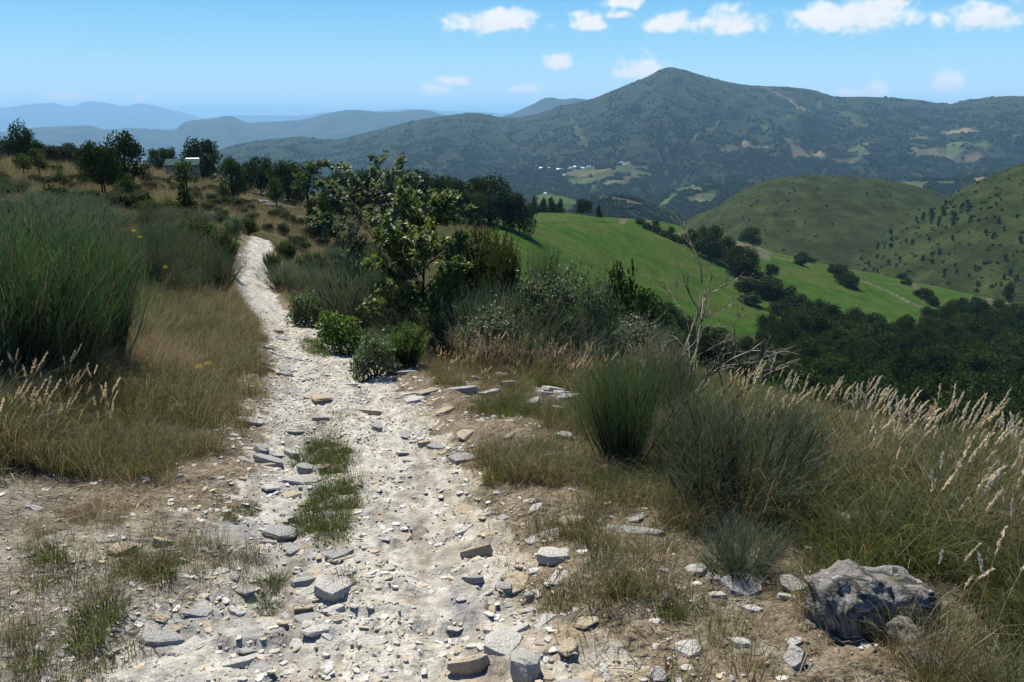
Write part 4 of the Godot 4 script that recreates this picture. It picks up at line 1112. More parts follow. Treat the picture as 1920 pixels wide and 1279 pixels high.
func make_ridge(r: Array) -> void:
	var called: String = r[0]
	var crest: Array = r[2]
	var far: float = r[3]
	var foot: float = r[4]
	var foot_y: float = r[5]
	var b0: float = crest[0][0]
	var b1: float = crest[crest.size() - 1][0]
	var step := 0.16 if far < 6000.0 else 0.2
	var nb := int((b1 - b0) / step) + 1
	var front := 110 if far < 6000.0 else 36
	var back := 8
	var nd := front + back + 1
	var xs := []
	var ys := PackedFloat32Array()
	for c in crest:
		xs.append(c[0])
		ys.append(c[1])
	var fields := []
	for f in FIELDS:
		if f[0] == called:
			fields.append([PackedVector2Array(f[2]), FIELD_TONE[f[1]]])
	var pos := PackedVector3Array()
	var col := PackedColorArray()
	var wood := PackedFloat32Array()
	pos.resize(nb * nd)
	col.resize(nb * nd)
	wood.resize(nb * nd)
	var gully := far * 0.11
	for i in nb:
		var b := b0 + (b1 - b0) * i / (nb - 1)
		var top := hermite(xs, ys, b) * far + EYE
		top += noise.get_noise_2d(b * 3.0, far) * far * 0.0006
		var dir := Vector2(sin(deg_to_rad(b)), -cos(deg_to_rad(b)))
		for j in nd:
			var s := float(j) / front
			var d := lerpf(foot, far, s) if j <= front else far * (1.0 + 0.05 * (j - front))
			var y := 0.0
			var p := dir * d
			var tang := deg_to_rad(b) * (foot + far) * 0.5
			if j <= front:
				y = lerpf(foot_y, top, rise(called, s))
				var g := ridged.get_noise_2d(tang / gully + noise.get_noise_2d(p.x / gully, p.y / gully) * 0.5, d / (gully * 3.0) + far)
				var amount := (top - foot_y) * (0.13 if far > 2900.0 else 0.10 if far > 1200.0 else 0.045)
				y += (g - 0.35) * amount * pow(sin(PI * clampf(s, 0.0, 1.0)), 0.8)
				y += noise_b.get_noise_2d(p.x / (gully * 0.14), p.y / (gully * 0.14)) * amount * 0.10 * (1.0 - s * 0.7)
			else:
				y = top - (far * 0.05 * (j - front)) * 0.35
			pos[i * nd + j] = Vector3(p.x, y, p.y)
			var n := noise.get_noise_2d(p.x / (far * 0.03), p.y / (far * 0.06))
			var n2 := noise_b.get_noise_2d(p.x / (far * 0.008), p.y / (far * 0.012) + 31.0)
			var c := Vector3(0.07, 0.085, 0.045)
			var w := 0.0
			match called:
				"domed_hill":
					c = mixc(Vector3(0.040, 0.052, 0.014), Vector3(0.072, 0.092, 0.027), 0.42 + n * 1.1 + n2 * 0.8)
					c = mixc(c, Vector3(0.058, 0.045, 0.024), smoothstep(0.15, 0.5, n2 - n * 0.4) * 0.45)
					w = 0.01 + 0.2 * smoothstep(0.15, 0.4, n2)
				"scrub_hill":
					c = mixc(Vector3(0.038, 0.052, 0.015), Vector3(0.072, 0.095, 0.027), 0.4 + n + n2 * 0.6)
					c = mixc(c, Vector3(0.06, 0.05, 0.026), smoothstep(0.2, 0.5, n2) * 0.5)
					w = 0.02 + 0.3 * smoothstep(0.1, 0.4, n2)
				"grass_knoll":
					c = Vector3(0.07, 0.095, 0.03)
					w = 0.1
				"main_mountain":
					c = mixc(Vector3(0.040, 0.056, 0.024), Vector3(0.078, 0.098, 0.038), 0.35 + n * 0.9 + n2 * 0.7)
					c = mixc(c, Vector3(0.068, 0.062, 0.036), smoothstep(0.1, 0.5, n2 - n * 0.5) * 0.5)
					w = clampf(0.75 - s * 0.9 + n * 0.9 + (0.25 if b > 19.0 and s < 0.9 else 0.0), 0.0, 1.0)
				"knoll", "village_hill", "field_hill", "brown_knoll":
					c = mixc(Vector3(0.042, 0.058, 0.024), Vector3(0.080, 0.104, 0.036), 0.4 + n + n2 * 0.6)
					w = clampf(0.62 + n * 1.6, 0.0, 1.0)
				_:
					c = mixc(Vector3(0.03, 0.042, 0.028), Vector3(0.06, 0.07, 0.042), 0.4 + n + n2 * 0.5)
			var q := Vector2(b + n2 * 0.06, s + n2 * 0.006)
			for f in fields:
				if j <= front and Geometry2D.is_point_in_polygon(q, f[0]):
					c = f[1] * (0.95 + 0.25 * n2)
					w = 0.0
			if called == "village_hill" and j <= front:
				for k in ROAD.size() - 1:
					if Geometry2D.get_closest_point_to_segment(Vector2(b * 0.3, s), Vector2(ROAD[k].x * 0.3, ROAD[k].y), Vector2(ROAD[k + 1].x * 0.3, ROAD[k + 1].y)).distance_to(Vector2(b * 0.3, s)) < 0.018:
						c = Vector3(0.5, 0.47, 0.4)
						w = 0.0
			col[i * nd + j] = Color(c.x, c.y, c.z)
			wood[i * nd + j] = w
	var nor := PackedVector3Array()
	nor.resize(nb * nd)
	var ix := PackedInt32Array()
	for i in nb:
		for j in nd:
			var a := pos[mini(i + 1, nb - 1) * nd + j] - pos[maxi(i - 1, 0) * nd + j]
			var c := pos[i * nd + mini(j + 1, nd - 1)] - pos[i * nd + maxi(j - 1, 0)]
			nor[i * nd + j] = a.cross(c).normalized()
			if i < nb - 1 and j < nd - 1:
				var p := i * nd + j
				ix.append_array([p, p + nd + 1, p + nd, p, p + 1, p + nd + 1])
	var o := shown(called, mesh_of(pos, nor, col, ix), mats.near_hillside if far < 1600.0 else mats.hillside if far < 6000.0 else mats.far_hillside)
	structure(o, r[1], "mountain" if far > 4000.0 else "hill")
	hills[called] = {"pos": pos, "wood": wood, "nb": nb, "nd": nd, "front": front, "b0": b0, "b1": b1}


func on_hill(called: String, b: float, s: float) -> Vector3:
	var h: Dictionary = hills[called]
	var i := clampf((b - h.b0) / (h.b1 - h.b0) * (h.nb - 1), 0.0, h.nb - 1.001)
	var j := clampf(s * h.front, 0.0, h.front - 0.001)
	var p: int = int(i) * h.nd + int(j)
	var a: Vector3 = h.pos[p].lerp(h.pos[p + 1], j - int(j))
	var c: Vector3 = h.pos[p + h.nd].lerp(h.pos[p + h.nd + 1], j - int(j))
	return a.lerp(c, i - int(i))


# ---------------------------------------------------------------- building blocks

func mesh_of(v: PackedVector3Array, n: PackedVector3Array, c: PackedColorArray, ix: PackedInt32Array) -> ArrayMesh:
	var a := []
	a.resize(Mesh.ARRAY_MAX)
	a[Mesh.ARRAY_VERTEX] = v
	a[Mesh.ARRAY_NORMAL] = n
	a[Mesh.ARRAY_COLOR] = c
	a[Mesh.ARRAY_INDEX] = ix
	var m := ArrayMesh.new()
	m.add_surface_from_arrays(Mesh.PRIMITIVE_TRIANGLES, a)
	return m


func numbered(called: String) -> String:
	var k: int = taken.get(called, -1) + 1
	taken[called] = k
	return called if k == 0 else "%s_%03d" % [called, k]


func shown(called: String, m: Mesh, material: Material, parent: Node = null) -> MeshInstance3D:
	var o := MeshInstance3D.new()
	o.mesh = m
	if material:
		o.material_override = material
	if parent == null:
		o.name = numbered(called)
		add_child(o)
	else:
		o.name = called
		parent.add_child(o, true)
	return o


func structure(o: Node, label: String, category: String) -> void:
	o.set_meta("kind", "structure")
	o.set_meta("label", label)
	o.set_meta("category", category)


func tag(o: Node, label: String, category: String, group := "") -> void:
	o.set_meta("label", label)
	o.set_meta("category", category)
	if group:
		o.set_meta("group", group)


func stuff(o: Node, label: String, category: String) -> void:
	tag(o, label, category)
	o.set_meta("kind", "stuff")


func thing(called: String, at: Vector3, label: String, category: String, group := "") -> Node3D:
	var o := Node3D.new()
	o.name = numbered(called)
	add_child(o)
	o.position = at
	tag(o, label, category, group)
	return o


func copy_of(proto: Node3D, called: String, at: Vector3, turn: float, size: Vector3, label: String, category: String, group := "") -> Node3D:
	var o: Node3D = proto.duplicate()
	o.name = numbered(called)
	add_child(o)
	o.transform = Transform3D(Basis(Vector3.UP, turn).scaled_local(size), at)
	o.remove_meta("group")
	tag(o, label, category, group)
	return o


class Faces:
	var v := PackedVector3Array()
	var n := PackedVector3Array()
	var c := PackedColorArray()
	var ix := PackedInt32Array()

	func strip(points: Array, side: Vector3, wide: Array, tone: Color) -> void:
		# a ribbon along points, its half widths tapering; flat normals across
		for k in points.size():
			var along: Vector3 = points[mini(k + 1, points.size() - 1)] - points[maxi(k - 1, 0)]
			var up := along.cross(side).normalized()
			for s in [-1.0, 1.0]:
				v.append(points[k] + side * (wide[k] * s))
				n.append(up)
				c.append(tone)
			if k > 0:
				var p := v.size() - 4
				ix.append_array([p, p + 1, p + 3, p, p + 3, p + 2])

	func leaf(at: Vector3, along: Vector3, side: Vector3, tone: Color) -> void:
		# a pointed leaf: base, two shoulders, tip, a little folded
		var up := side.cross(along).normalized()
		var fold := up * side.length() * 0.35
		var p := v.size()
		v.append_array([at, at + along * 0.45 + side + fold, at + along, at + along * 0.45 - side + fold])
		for k in 4:
			c.append(tone)
		n.append_array([up, (up - side.normalized() * 0.35).normalized(), up, (up + side.normalized() * 0.35).normalized()])
		ix.append_array([p, p + 2, p + 1, p, p + 3, p + 2])

	func tube(points: Array, radii: Array, sides: int, tone: Color) -> void:
		var first := v.size()
		for k in points.size():
			var along: Vector3 = (points[mini(k + 1, points.size() - 1)] - points[maxi(k - 1, 0)]).normalized()
			var a := along.cross(Vector3(0.31, 0.2, 0.93)).normalized()
			var b := along.cross(a)
			for s in sides:
				var w := TAU * s / sides
				var out := a * cos(w) + b * sin(w)
				v.append(points[k] + out * radii[k])
				n.append(out)
				c.append(tone)
			if k > 0:
				for s in sides:
					var p := first + (k - 1) * sides + s
					var q := first + (k - 1) * sides + (s + 1) % sides
					ix.append_array([p, q, q + sides, p, q + sides, p + sides])

	func done() -> ArrayMesh:
		var a := []
		a.resize(Mesh.ARRAY_MAX)
		a[Mesh.ARRAY_VERTEX] = v
		a[Mesh.ARRAY_NORMAL] = n
		a[Mesh.ARRAY_COLOR] = c
		a[Mesh.ARRAY_INDEX] = ix
		var m := ArrayMesh.new()
		m.add_surface_from_arrays(Mesh.PRIMITIVE_TRIANGLES, a)
		return m


func any_dir() -> Vector3:
	return Vector3(rng.randfn(), rng.randfn(), rng.randfn()).normalized()


func tone(list: Array, vary := 0.25) -> Color:
	var a: Vector3 = list[rng.randi() % list.size()]
	var b: Vector3 = list[rng.randi() % list.size()]
	var c := a.lerp(b, rng.randf()) * rng.randf_range(1.0 - vary, 1.0 + vary)
	return Color(c.x, c.y, c.z)


func tuft(count: int, height: float, spread: float, wide: float, lean: float, palette: Array, droop := 0.35) -> ArrayMesh:
	var f := Faces.new()
	for k in count:
		var a := rng.randf() * TAU
		var r := sqrt(rng.randf()) * spread
		var base := Vector3(cos(a) * r, -0.02, sin(a) * r)
		var h := height * rng.randf_range(0.3, 1.15)
		var out := Vector3(cos(a), 0, sin(a)) * rng.randf_range(0.1, 0.8) * droop + Vector3(lean, 0, lean * 0.15) * rng.randf_range(-0.2, 1.3) + any_dir() * 0.32
		var p1 := base + Vector3(out.x * 0.25, 0.5, out.z * 0.25) * h
		var p2 := base + Vector3(out.x * 0.75, 0.86, out.z * 0.75) * h
		var p3 := p2 + Vector3(out.x * 0.55, 0.16 - out.length() * 0.15, out.z * 0.55) * h
		var side := Vector3(-sin(a + rng.randfn() * 0.9), 0, cos(a + rng.randfn() * 0.9)).normalized()
		f.strip([base, p1, p2, p3], side, [wide, wide * 0.85, wide * 0.55, 0.0004], tone(palette))
	return f.done()


func seed_grass(count: int, height: float, spread: float, lean: float) -> ArrayMesh:
	var f := Faces.new()
	for k in count:
		var a := rng.randf() * TAU
		var base := Vector3(cos(a), 0, sin(a)) * sqrt(rng.randf()) * spread + Vector3(0, -0.02, 0)
		var h := height * rng.randf_range(0.6, 1.1)
		var bow := Vector3(lean, 0, lean * 0.1) * rng.randf_range(0.3, 1.5) + Vector3(rng.randfn(), 0, rng.randfn()) * 0.13
		var pts := []
		for s in 7:
			var t := s / 6.0
			pts.append(base + Vector3(bow.x * pow(t, 1.9), t - 0.22 * pow(t, 3.0) * bow.length(), bow.z * pow(t, 1.9)) * h)
		var side := Vector3(rng.randfn(), 0, rng.randfn()).normalized()
		var straw := tone([Vector3(0.26, 0.20, 0.105), Vector3(0.19, 0.135, 0.07), Vector3(0.32, 0.27, 0.16)], 0.15)
		f.strip(pts, side, [0.0019, 0.0019, 0.0018, 0.0017, 0.0015, 0.0012, 0.0008], straw)
		# the panicle: husks crowded along the last stretch
		var pale := tone([Vector3(0.60, 0.54, 0.42), Vector3(0.50, 0.43, 0.31)], 0.12)
		var long := rng.randf_range(0.14, 0.24)
		for q in 22:
			var t := 1.0 - long * (q / 21.0)
			var i := mini(int(t * 6.0), 5)
			var p: Vector3 = pts[i].lerp(pts[i + 1], t * 6.0 - i)
			var along: Vector3 = (pts[i + 1] - pts[i]).normalized()
			var fat := sin(PI * clampf((q + 1.5) / 24.0, 0.0, 1.0))
			f.leaf(p, (along + any_dir() * 0.38).normalized() * 0.024, any_dir().cross(along).normalized() * 0.0055 * (0.5 + fat), pale)
		for q in 2:
			var d := Vector3(rng.randfn(), 0.9, rng.randfn()).normalized() * h * rng.randf_range(0.2, 0.45)
			f.strip([base, base + d * 0.6, base + d + Vector3(d.x, -0.1 * h, d.z) * 0.5], side, [0.0022, 0.0018, 0.0004], straw)
	return f.done()


func broom(twigs: int, palette: Array, stems: int, open: float, twig: float, wide: float) -> Node3D:
	# one metre high and about one metre wide
	var root := Node3D.new()
	var f := Faces.new()
	var w := Faces.new()
	var lines := []
	for k in stems:
		var a := rng.randf() * TAU
		var tilt := pow(rng.randf(), 0.7) * open
		var dir := Vector3(cos(a) * sin(tilt), cos(tilt), sin(a) * sin(tilt))
		var base := Vector3(cos(a + rng.randfn() * 0.5), 0, sin(a + rng.randfn() * 0.5)) * rng.randf() * 0.24
		var long := rng.randf_range(0.62, 0.86) * (1.0 - 0.12 * tilt)
		var mid := base + dir * long * 0.5
		var tip := base + dir * long + Vector3(0, 0.06, 0)
		lines.append([base, mid, tip])
		w.tube([base - dir * 0.05, mid, tip], [0.011, 0.007, 0.002], 4, Color.WHITE)
	for k in twigs:
		var l: Array = lines[rng.randi() % lines.size()]
		var t := pow(rng.randf(), 0.75) * 0.9 + 0.1
		var p: Vector3 = l[0].lerp(l[1], t * 2.0) if t < 0.5 else l[1].lerp(l[2], t * 2.0 - 1.0)
		var dir: Vector3 = ((l[2] - l[0]).normalized() * 0.75 + Vector3(0, 0.45, 0) + any_dir() * 0.7).normalized()
		p += any_dir() * 0.08 * (0.4 + t)
		var long := twig * rng.randf_range(0.5, 1.25)
		var side := any_dir().cross(dir).normalized()
		f.strip([p, p + dir * long * 0.6, p + (dir + any_dir() * 0.12).normalized() * long], side, [wide, wide * 0.8, wide * 0.2], tone(palette if rng.randf() > 0.06 else [Vector3(0.17, 0.13, 0.09), Vector3(0.10, 0.08, 0.055)], 0.3))
	shown("twigs", f.done(), mats.broom_twig, root)
	shown("stems", w.done(), mats.bark, root)
	return root


func lobes_of(count: int, base: float, narrow: float) -> Array:
	# [centre, radii] of the masses that make up a crown inside the unit box
	var out := [[Vector3(0, lerpf(base, 1.0, 0.48), 0), Vector3(0.36 * narrow, (1.0 - base) * 0.44, 0.36 * narrow)]]
	for k in count:
		var a := TAU * k / count + rng.randf_range(-0.5, 0.5)
		var y := rng.randf_range(0.08, 0.92)
		var r := 0.34 * narrow * (1.0 - pow(absf(y * 2.0 - 0.85), 2.0) * 0.62)
		out.append([Vector3(cos(a) * r, lerpf(base, 0.9, y), sin(a) * r), Vector3(1, 0.8, 1) * rng.randf_range(0.12, 0.21) * (0.6 + 0.4 * narrow)])
	return out


func leaf_cloud(f: Faces, lobes: Array, count: int, size: float, palette: Array, shell := 0.4, hang := 0.2) -> void:
	var area := []
	var sum := 0.0
	for l in lobes:
		sum += l[1].x * l[1].y + l[1].y * l[1].z
		area.append(sum)
	for k in count:
		var pick := rng.randf() * sum
		var i := 0
		while area[i] < pick:
			i += 1
		var dir := any_dir()
		var l: Array = lobes[i]
		var p: Vector3 = l[0] + dir * l[1] * pow(rng.randf(), shell) * rng.randf_range(0.85, 1.12)
		var along := (dir + any_dir() * 0.9 - Vector3(0, hang, 0)).normalized() * size * rng.randf_range(0.6, 1.3)
		var side := any_dir().cross(along).normalized() * size * rng.randf_range(0.28, 0.5)
		f.leaf(p, along, side, tone(palette, 0.28))


func tree(kind: String, palette: Array, leaves: int, size: float, base: float, narrow: float, masses: int, stems := 1, material := "far_leaf") -> Node3D:
	# one metre high and one metre wide; copies are scaled
	var root := Node3D.new()
	var t := Faces.new()
	for s in stems:
		var foot := Vector3((s - (stems - 1) * 0.5) * 0.10, 0, 0)
		var lean := Vector3(rng.randfn() * 0.02, 0, rng.randfn() * 0.02)
		t.tube([foot - Vector3(0, 0.05, 0), foot + Vector3(0, base * 0.5, 0) + lean, foot * 0.6 + Vector3(0, base + 0.15, 0) + lean, Vector3(0, 0.85, 0)], [0.028, 0.022, 0.018, 0.006], 6, Color.WHITE)
	var lobes := lobes_of(masses, base, narrow)
	if kind == "cone":
		lobes = []
		for k in 9:
			var y := lerpf(base, 0.93, k / 8.0)
			var r := lerpf(0.42, 0.06, k / 8.0)
			lobes.append([Vector3(rng.randfn() * 0.04, y, rng.randfn() * 0.04), Vector3(r, 0.12, r)])
	for l in lobes:
		t.tube([Vector3(0, base + 0.1, 0), l[0] * 0.55 + Vector3(0, (base + 0.1) * 0.45, 0), l[0]], [0.012, 0.008, 0.003], 4, Color.WHITE)
	var f := Faces.new()
	leaf_cloud(f, lobes, leaves, size, palette, 0.45)
	shown("trunk", t.done(), mats.bark, root)
	shown("crown", f.done(), mats[material], root)
	return root


func sapling_tree(height: float, wide: float, leaves: int, palette: Array, material: String) -> Node3D:
	# a young oak seen close by: forked stems, twigs carrying bunches of leaves
	var root := Node3D.new()
	var t := Faces.new()
	var f := Faces.new()
	var tips := []
	var stem := [Vector3(0, -0.1, 0), Vector3(0.05, height * 0.3, 0.02), Vector3(-0.04, height * 0.6, 0.03), Vector3(0.03, height * 0.93, 0)]
	t.tube(stem, [0.035, 0.028, 0.018, 0.006], 7, Color.WHITE)
	for k in 44:
		var y := rng.randf_range(0.2, 0.96)
		var seg := mini(int(y * 3.2), 2)
		var at: Vector3 = stem[seg].lerp(stem[seg + 1], clampf(y * 3.2 - seg, 0.0, 1.0))
		var a := k * 2.4 + rng.randfn() * 0.3
		var out := Vector3(cos(a), rng.randf_range(0.15, 0.8), sin(a)).normalized()
		var long := wide * 0.5 * (1.15 - absf(y - 0.5) * 1.1) * rng.randf_range(0.7, 1.1)
		var mid := at + out * long * 0.5 + Vector3(0, 0.03, 0)
		var tip := at + out * long + Vector3(0, long * 0.12, 0)
		t.tube([at, mid, tip], [0.013, 0.008, 0.003], 5, Color.WHITE)
		for q in 9:
			var s := rng.randf_range(0.3, 1.0)
			var from := mid.lerp(tip, s * 2.0 - 1.0) if s > 0.5 else at.lerp(mid, s * 2.0)
			var end := from + (out + any_dir() * 0.9 + Vector3(0, 0.3, 0)).normalized() * rng.randf_range(0.1, 0.32)
			t.tube([from, end], [0.004, 0.0015], 3, Color.WHITE)
			tips.append([from, end])
	for k in leaves:
		var l: Array = tips[rng.randi() % tips.size()]
		var at: Vector3 = l[0].lerp(l[1], rng.randf_range(0.35, 1.1)) + any_dir() * 0.03
		var along: Vector3 = ((l[1] - l[0]).normalized() * 0.6 + any_dir() + Vector3(0, -0.25, 0)).normalized() * rng.randf_range(0.07, 0.125)
		var side: Vector3 = (Vector3.UP + any_dir() * 0.8).cross(along).normalized() * along.length() * rng.randf_range(0.26, 0.36)
		f.leaf(at, along, side, tone(palette, 0.25))
	shown("trunk", t.done(), mats.bark, root)
	shown("crown", f.done(), mats[material], root)
	return root


func mound(kind: String, palette: Array, leaves: int, size: float, material: String) -> Node3D:
	# a leafy bush down to the ground, about one metre each way
	var root := Node3D.new()
	var lobes := [[Vector3(0, 0.42, 0), Vector3(0.36, 0.42, 0.36)]]
	for k in 11:
		var a := TAU * k / 11.0 + rng.randf_range(-0.3, 0.3)
		var y := rng.randf_range(0.12, 0.82)
		var r := 0.33 * (1.1 - y * 0.75)
		lobes.append([Vector3(cos(a) * r, y, sin(a) * r), Vector3.ONE * rng.randf_range(0.11, 0.19)])
	var f := Faces.new()
	leaf_cloud(f, lobes, leaves, size, palette, 0.5, 0.1)
	var t := Faces.new()
	for k in 14:
		var l: Array = lobes[k % lobes.size()]
		t.tube([Vector3(rng.randfn() * 0.04, -0.05, rng.randfn() * 0.04), l[0] * Vector3(0.6, 0.5, 0.6), l[0] + any_dir() * 0.1], [0.012, 0.008, 0.002], 4, Color.WHITE)
	if kind == "willow":
		for k in 40:
			var a := rng.randf() * TAU
			var p := Vector3(cos(a) * 0.3, rng.randf_range(0.5, 0.8), sin(a) * 0.3) * rng.randf_range(0.3, 1.0)
			p.y = rng.randf_range(0.5, 0.8)
			var d := (Vector3(p.x, 0.7, p.z) + any_dir() * 0.3).normalized() * rng.randf_range(0.15, 0.35)
			t.tube([p, p + d], [0.004, 0.001], 3, Color.WHITE)
			for q in 12:
				f.leaf(p + d * rng.randf(), any_dir() * size, any_dir() * size * 0.35, tone(palette, 0.25))
	shown("leaves", f.done(), mats[material], root)
	shown("stems", t.done(), mats.bark, root)
	return root


func heath(palette: Array, tips: Array, plumes: int, needles: int) -> Node3D:
	# tree heath or gorse: crowded upright plumes set with short needles
	var root := Node3D.new()
	var f := Faces.new()
	var t := Faces.new()
	for k in plumes:
		var a := rng.randf() * TAU
		var r := sqrt(rng.randf()) * 0.44
		var high := rng.randf_range(0.62, 1.0) * (1.0 - r * r * 1.3)
		var foot := Vector3(cos(a) * r * 0.35, high * rng.randf_range(0.0, 0.3), sin(a) * r * 0.35)
		var tip := Vector3(cos(a) * r, high, sin(a) * r) + any_dir() * 0.04
		t.tube([foot, foot.lerp(tip, 0.5) + any_dir() * 0.02, tip], [0.008, 0.005, 0.001], 3, Color.WHITE)
		for q in needles:
			var s := pow(rng.randf(), 0.6)
			var p := foot.lerp(tip, s)
			var dir := ((tip - foot).normalized() * 0.7 + any_dir()).normalized()
			var side := any_dir().cross(dir).normalized()
			var c := tone(tips if s > 0.86 else palette, 0.3)
			var long := rng.randf_range(0.035, 0.08) * (1.15 - s * 0.5)
			f.strip([p, p + dir * long], side, [0.0062, 0.0026], c)
	shown("needles", f.done(), mats.broom_twig, root)
	shown("stems", t.done(), mats.bark, root)
	return root


func slab(sides: int, thick: float) -> ArrayMesh:
	# a flat broken slate, one metre across, lying on its base
	var st := SurfaceTool.new()
	st.begin(Mesh.PRIMITIVE_TRIANGLES)
	st.set_smooth_group(-1)
	var rings := [[], [], [], []]
	var tilt := Vector3(rng.randfn() * 0.06, 0, rng.randfn() * 0.06) * (thick * 2.5)
	for k in sides:
		var a := TAU * (k + rng.randf_range(-0.32, 0.32)) / sides
		var r := rng.randf_range(0.36, 0.52)
		var d := Vector3(cos(a) * r, 0, sin(a) * r * rng.randf_range(0.62, 0.9))
		rings[0].append(d * 0.82 + Vector3(0, -0.4 * thick, 0))
		rings[1].append(d * rng.randf_range(0.95, 1.04) + Vector3(0, thick * rng.randf_range(0.2, 0.4), 0))
		rings[2].append(d * rng.randf_range(0.86, 0.97) + Vector3(0, thick * rng.randf_range(0.78, 0.92) + d.dot(tilt) * 3.0, 0))
		rings[3].append(d * rng.randf_range(0.45, 0.7) + Vector3(0, thick * rng.randf_range(0.9, 1.05) + d.dot(tilt) * 3.0, 0))
	for ring in 3:
		for k in sides:
			var q := (k + 1) % sides
			for p in [rings[ring][k], rings[ring + 1][q], rings[ring][q], rings[ring][k], rings[ring + 1][k], rings[ring + 1][q]]:
				st.add_vertex(p)
	var mid := Vector3(0, thick, 0)
	for k in sides:
		for p in [mid, rings[3][(k + 1) % sides], rings[3][k]]:
			st.add_vertex(p)
	st.generate_normals()
	return st.commit()


func boulder_mesh(size: Vector3, rough: float, seed_at: float, tint: Callable) -> ArrayMesh:
	var f := Faces.new()
	var nu := 64
	var nv := 34
	for j in nv + 1:
		for i in nu:
			var a := TAU * i / nu
			var e := PI * j / nv - PI * 0.5
			var d := Vector3(cos(a) * cos(e), sin(e), sin(a) * cos(e))
			# squared-off body
			var p := Vector3(signf(d.x) * pow(absf(d.x), 0.6), signf(d.y) * pow(absf(d.y), 0.6), signf(d.z) * pow(absf(d.z), 0.6))
			var bump := noise.get_noise_3d(p.x * 0.9 + seed_at, p.y * 0.9, p.z * 0.9) * 0.26 + noise_b.get_noise_3d(p.x * 1.9, p.y * 1.9 + seed_at, p.z * 1.9) * 0.07
			var crack := absf(noise.get_noise_3d(p.x * 0.8 - seed_at, p.y * 0.8 + 4.0, p.z * 0.8))
			bump -= 0.05 * (1.0 - smoothstep(0.0, 0.035, crack))
			p *= 1.0 + bump * rough
			f.v.append(p * size * 0.5)
			f.c.append(tint.call(p))
			f.n.append(d)
	for j in nv:
		for i in nu:
			var p := j * nu + i
			var q := j * nu + (i + 1) % nu
			f.ix.append_array([p, q + nu, q, p, p + nu, q + nu])
	var st := SurfaceTool.new()
	st.create_from(f.done(), 0)
	st.generate_normals()
	return st.commit()


func many(called: String, m: Mesh, material: Material, list: Array, colors: Array, label: String, category: String) -> void:
	if list.is_empty():
		return
	var mm := MultiMesh.new()
	mm.transform_format = MultiMesh.TRANSFORM_3D
	mm.use_colors = true
	mm.mesh = m
	mm.instance_count = list.size()
	for k in list.size():
		mm.set_instance_transform(k, list[k])
		mm.set_instance_color(k, colors[k])
	var o := MultiMeshInstance3D.new()
	o.multimesh = mm
	o.material_override = material
	o.name = numbered(called)
	add_child(o)
	stuff(o, label, category)


func ramp_tone(a: float, b: float) -> Color:
	var k := rng.randf_range(a, b)
	return Color(k, k * rng.randf_range(0.92, 1.03), k * rng.randf_range(0.85, 1.05))


func make_vegetation() -> void:
	make_trees()
	make_wood()
	make_buildings()
	make_shrubs()
	make_stones()
	make_grass()
	make_forest()


const OAK := [Vector3(0.026, 0.040, 0.011), Vector3(0.037, 0.052, 0.015), Vector3(0.021, 0.032, 0.011)]
const MID_OAK := [Vector3(0.042, 0.062, 0.018), Vector3(0.055, 0.072, 0.024), Vector3(0.030, 0.046, 0.016)]
const LIGHT_OAK := [Vector3(0.064, 0.084, 0.022), Vector3(0.083, 0.098, 0.027), Vector3(0.045, 0.064, 0.019)]
const DULL := [Vector3(0.053, 0.060, 0.034), Vector3(0.071, 0.071, 0.041), Vector3(0.038, 0.046, 0.026)]

var protos := {}
var bare_spots := PackedVector3Array()   # where a stone keeps the grass away: x, z, reach

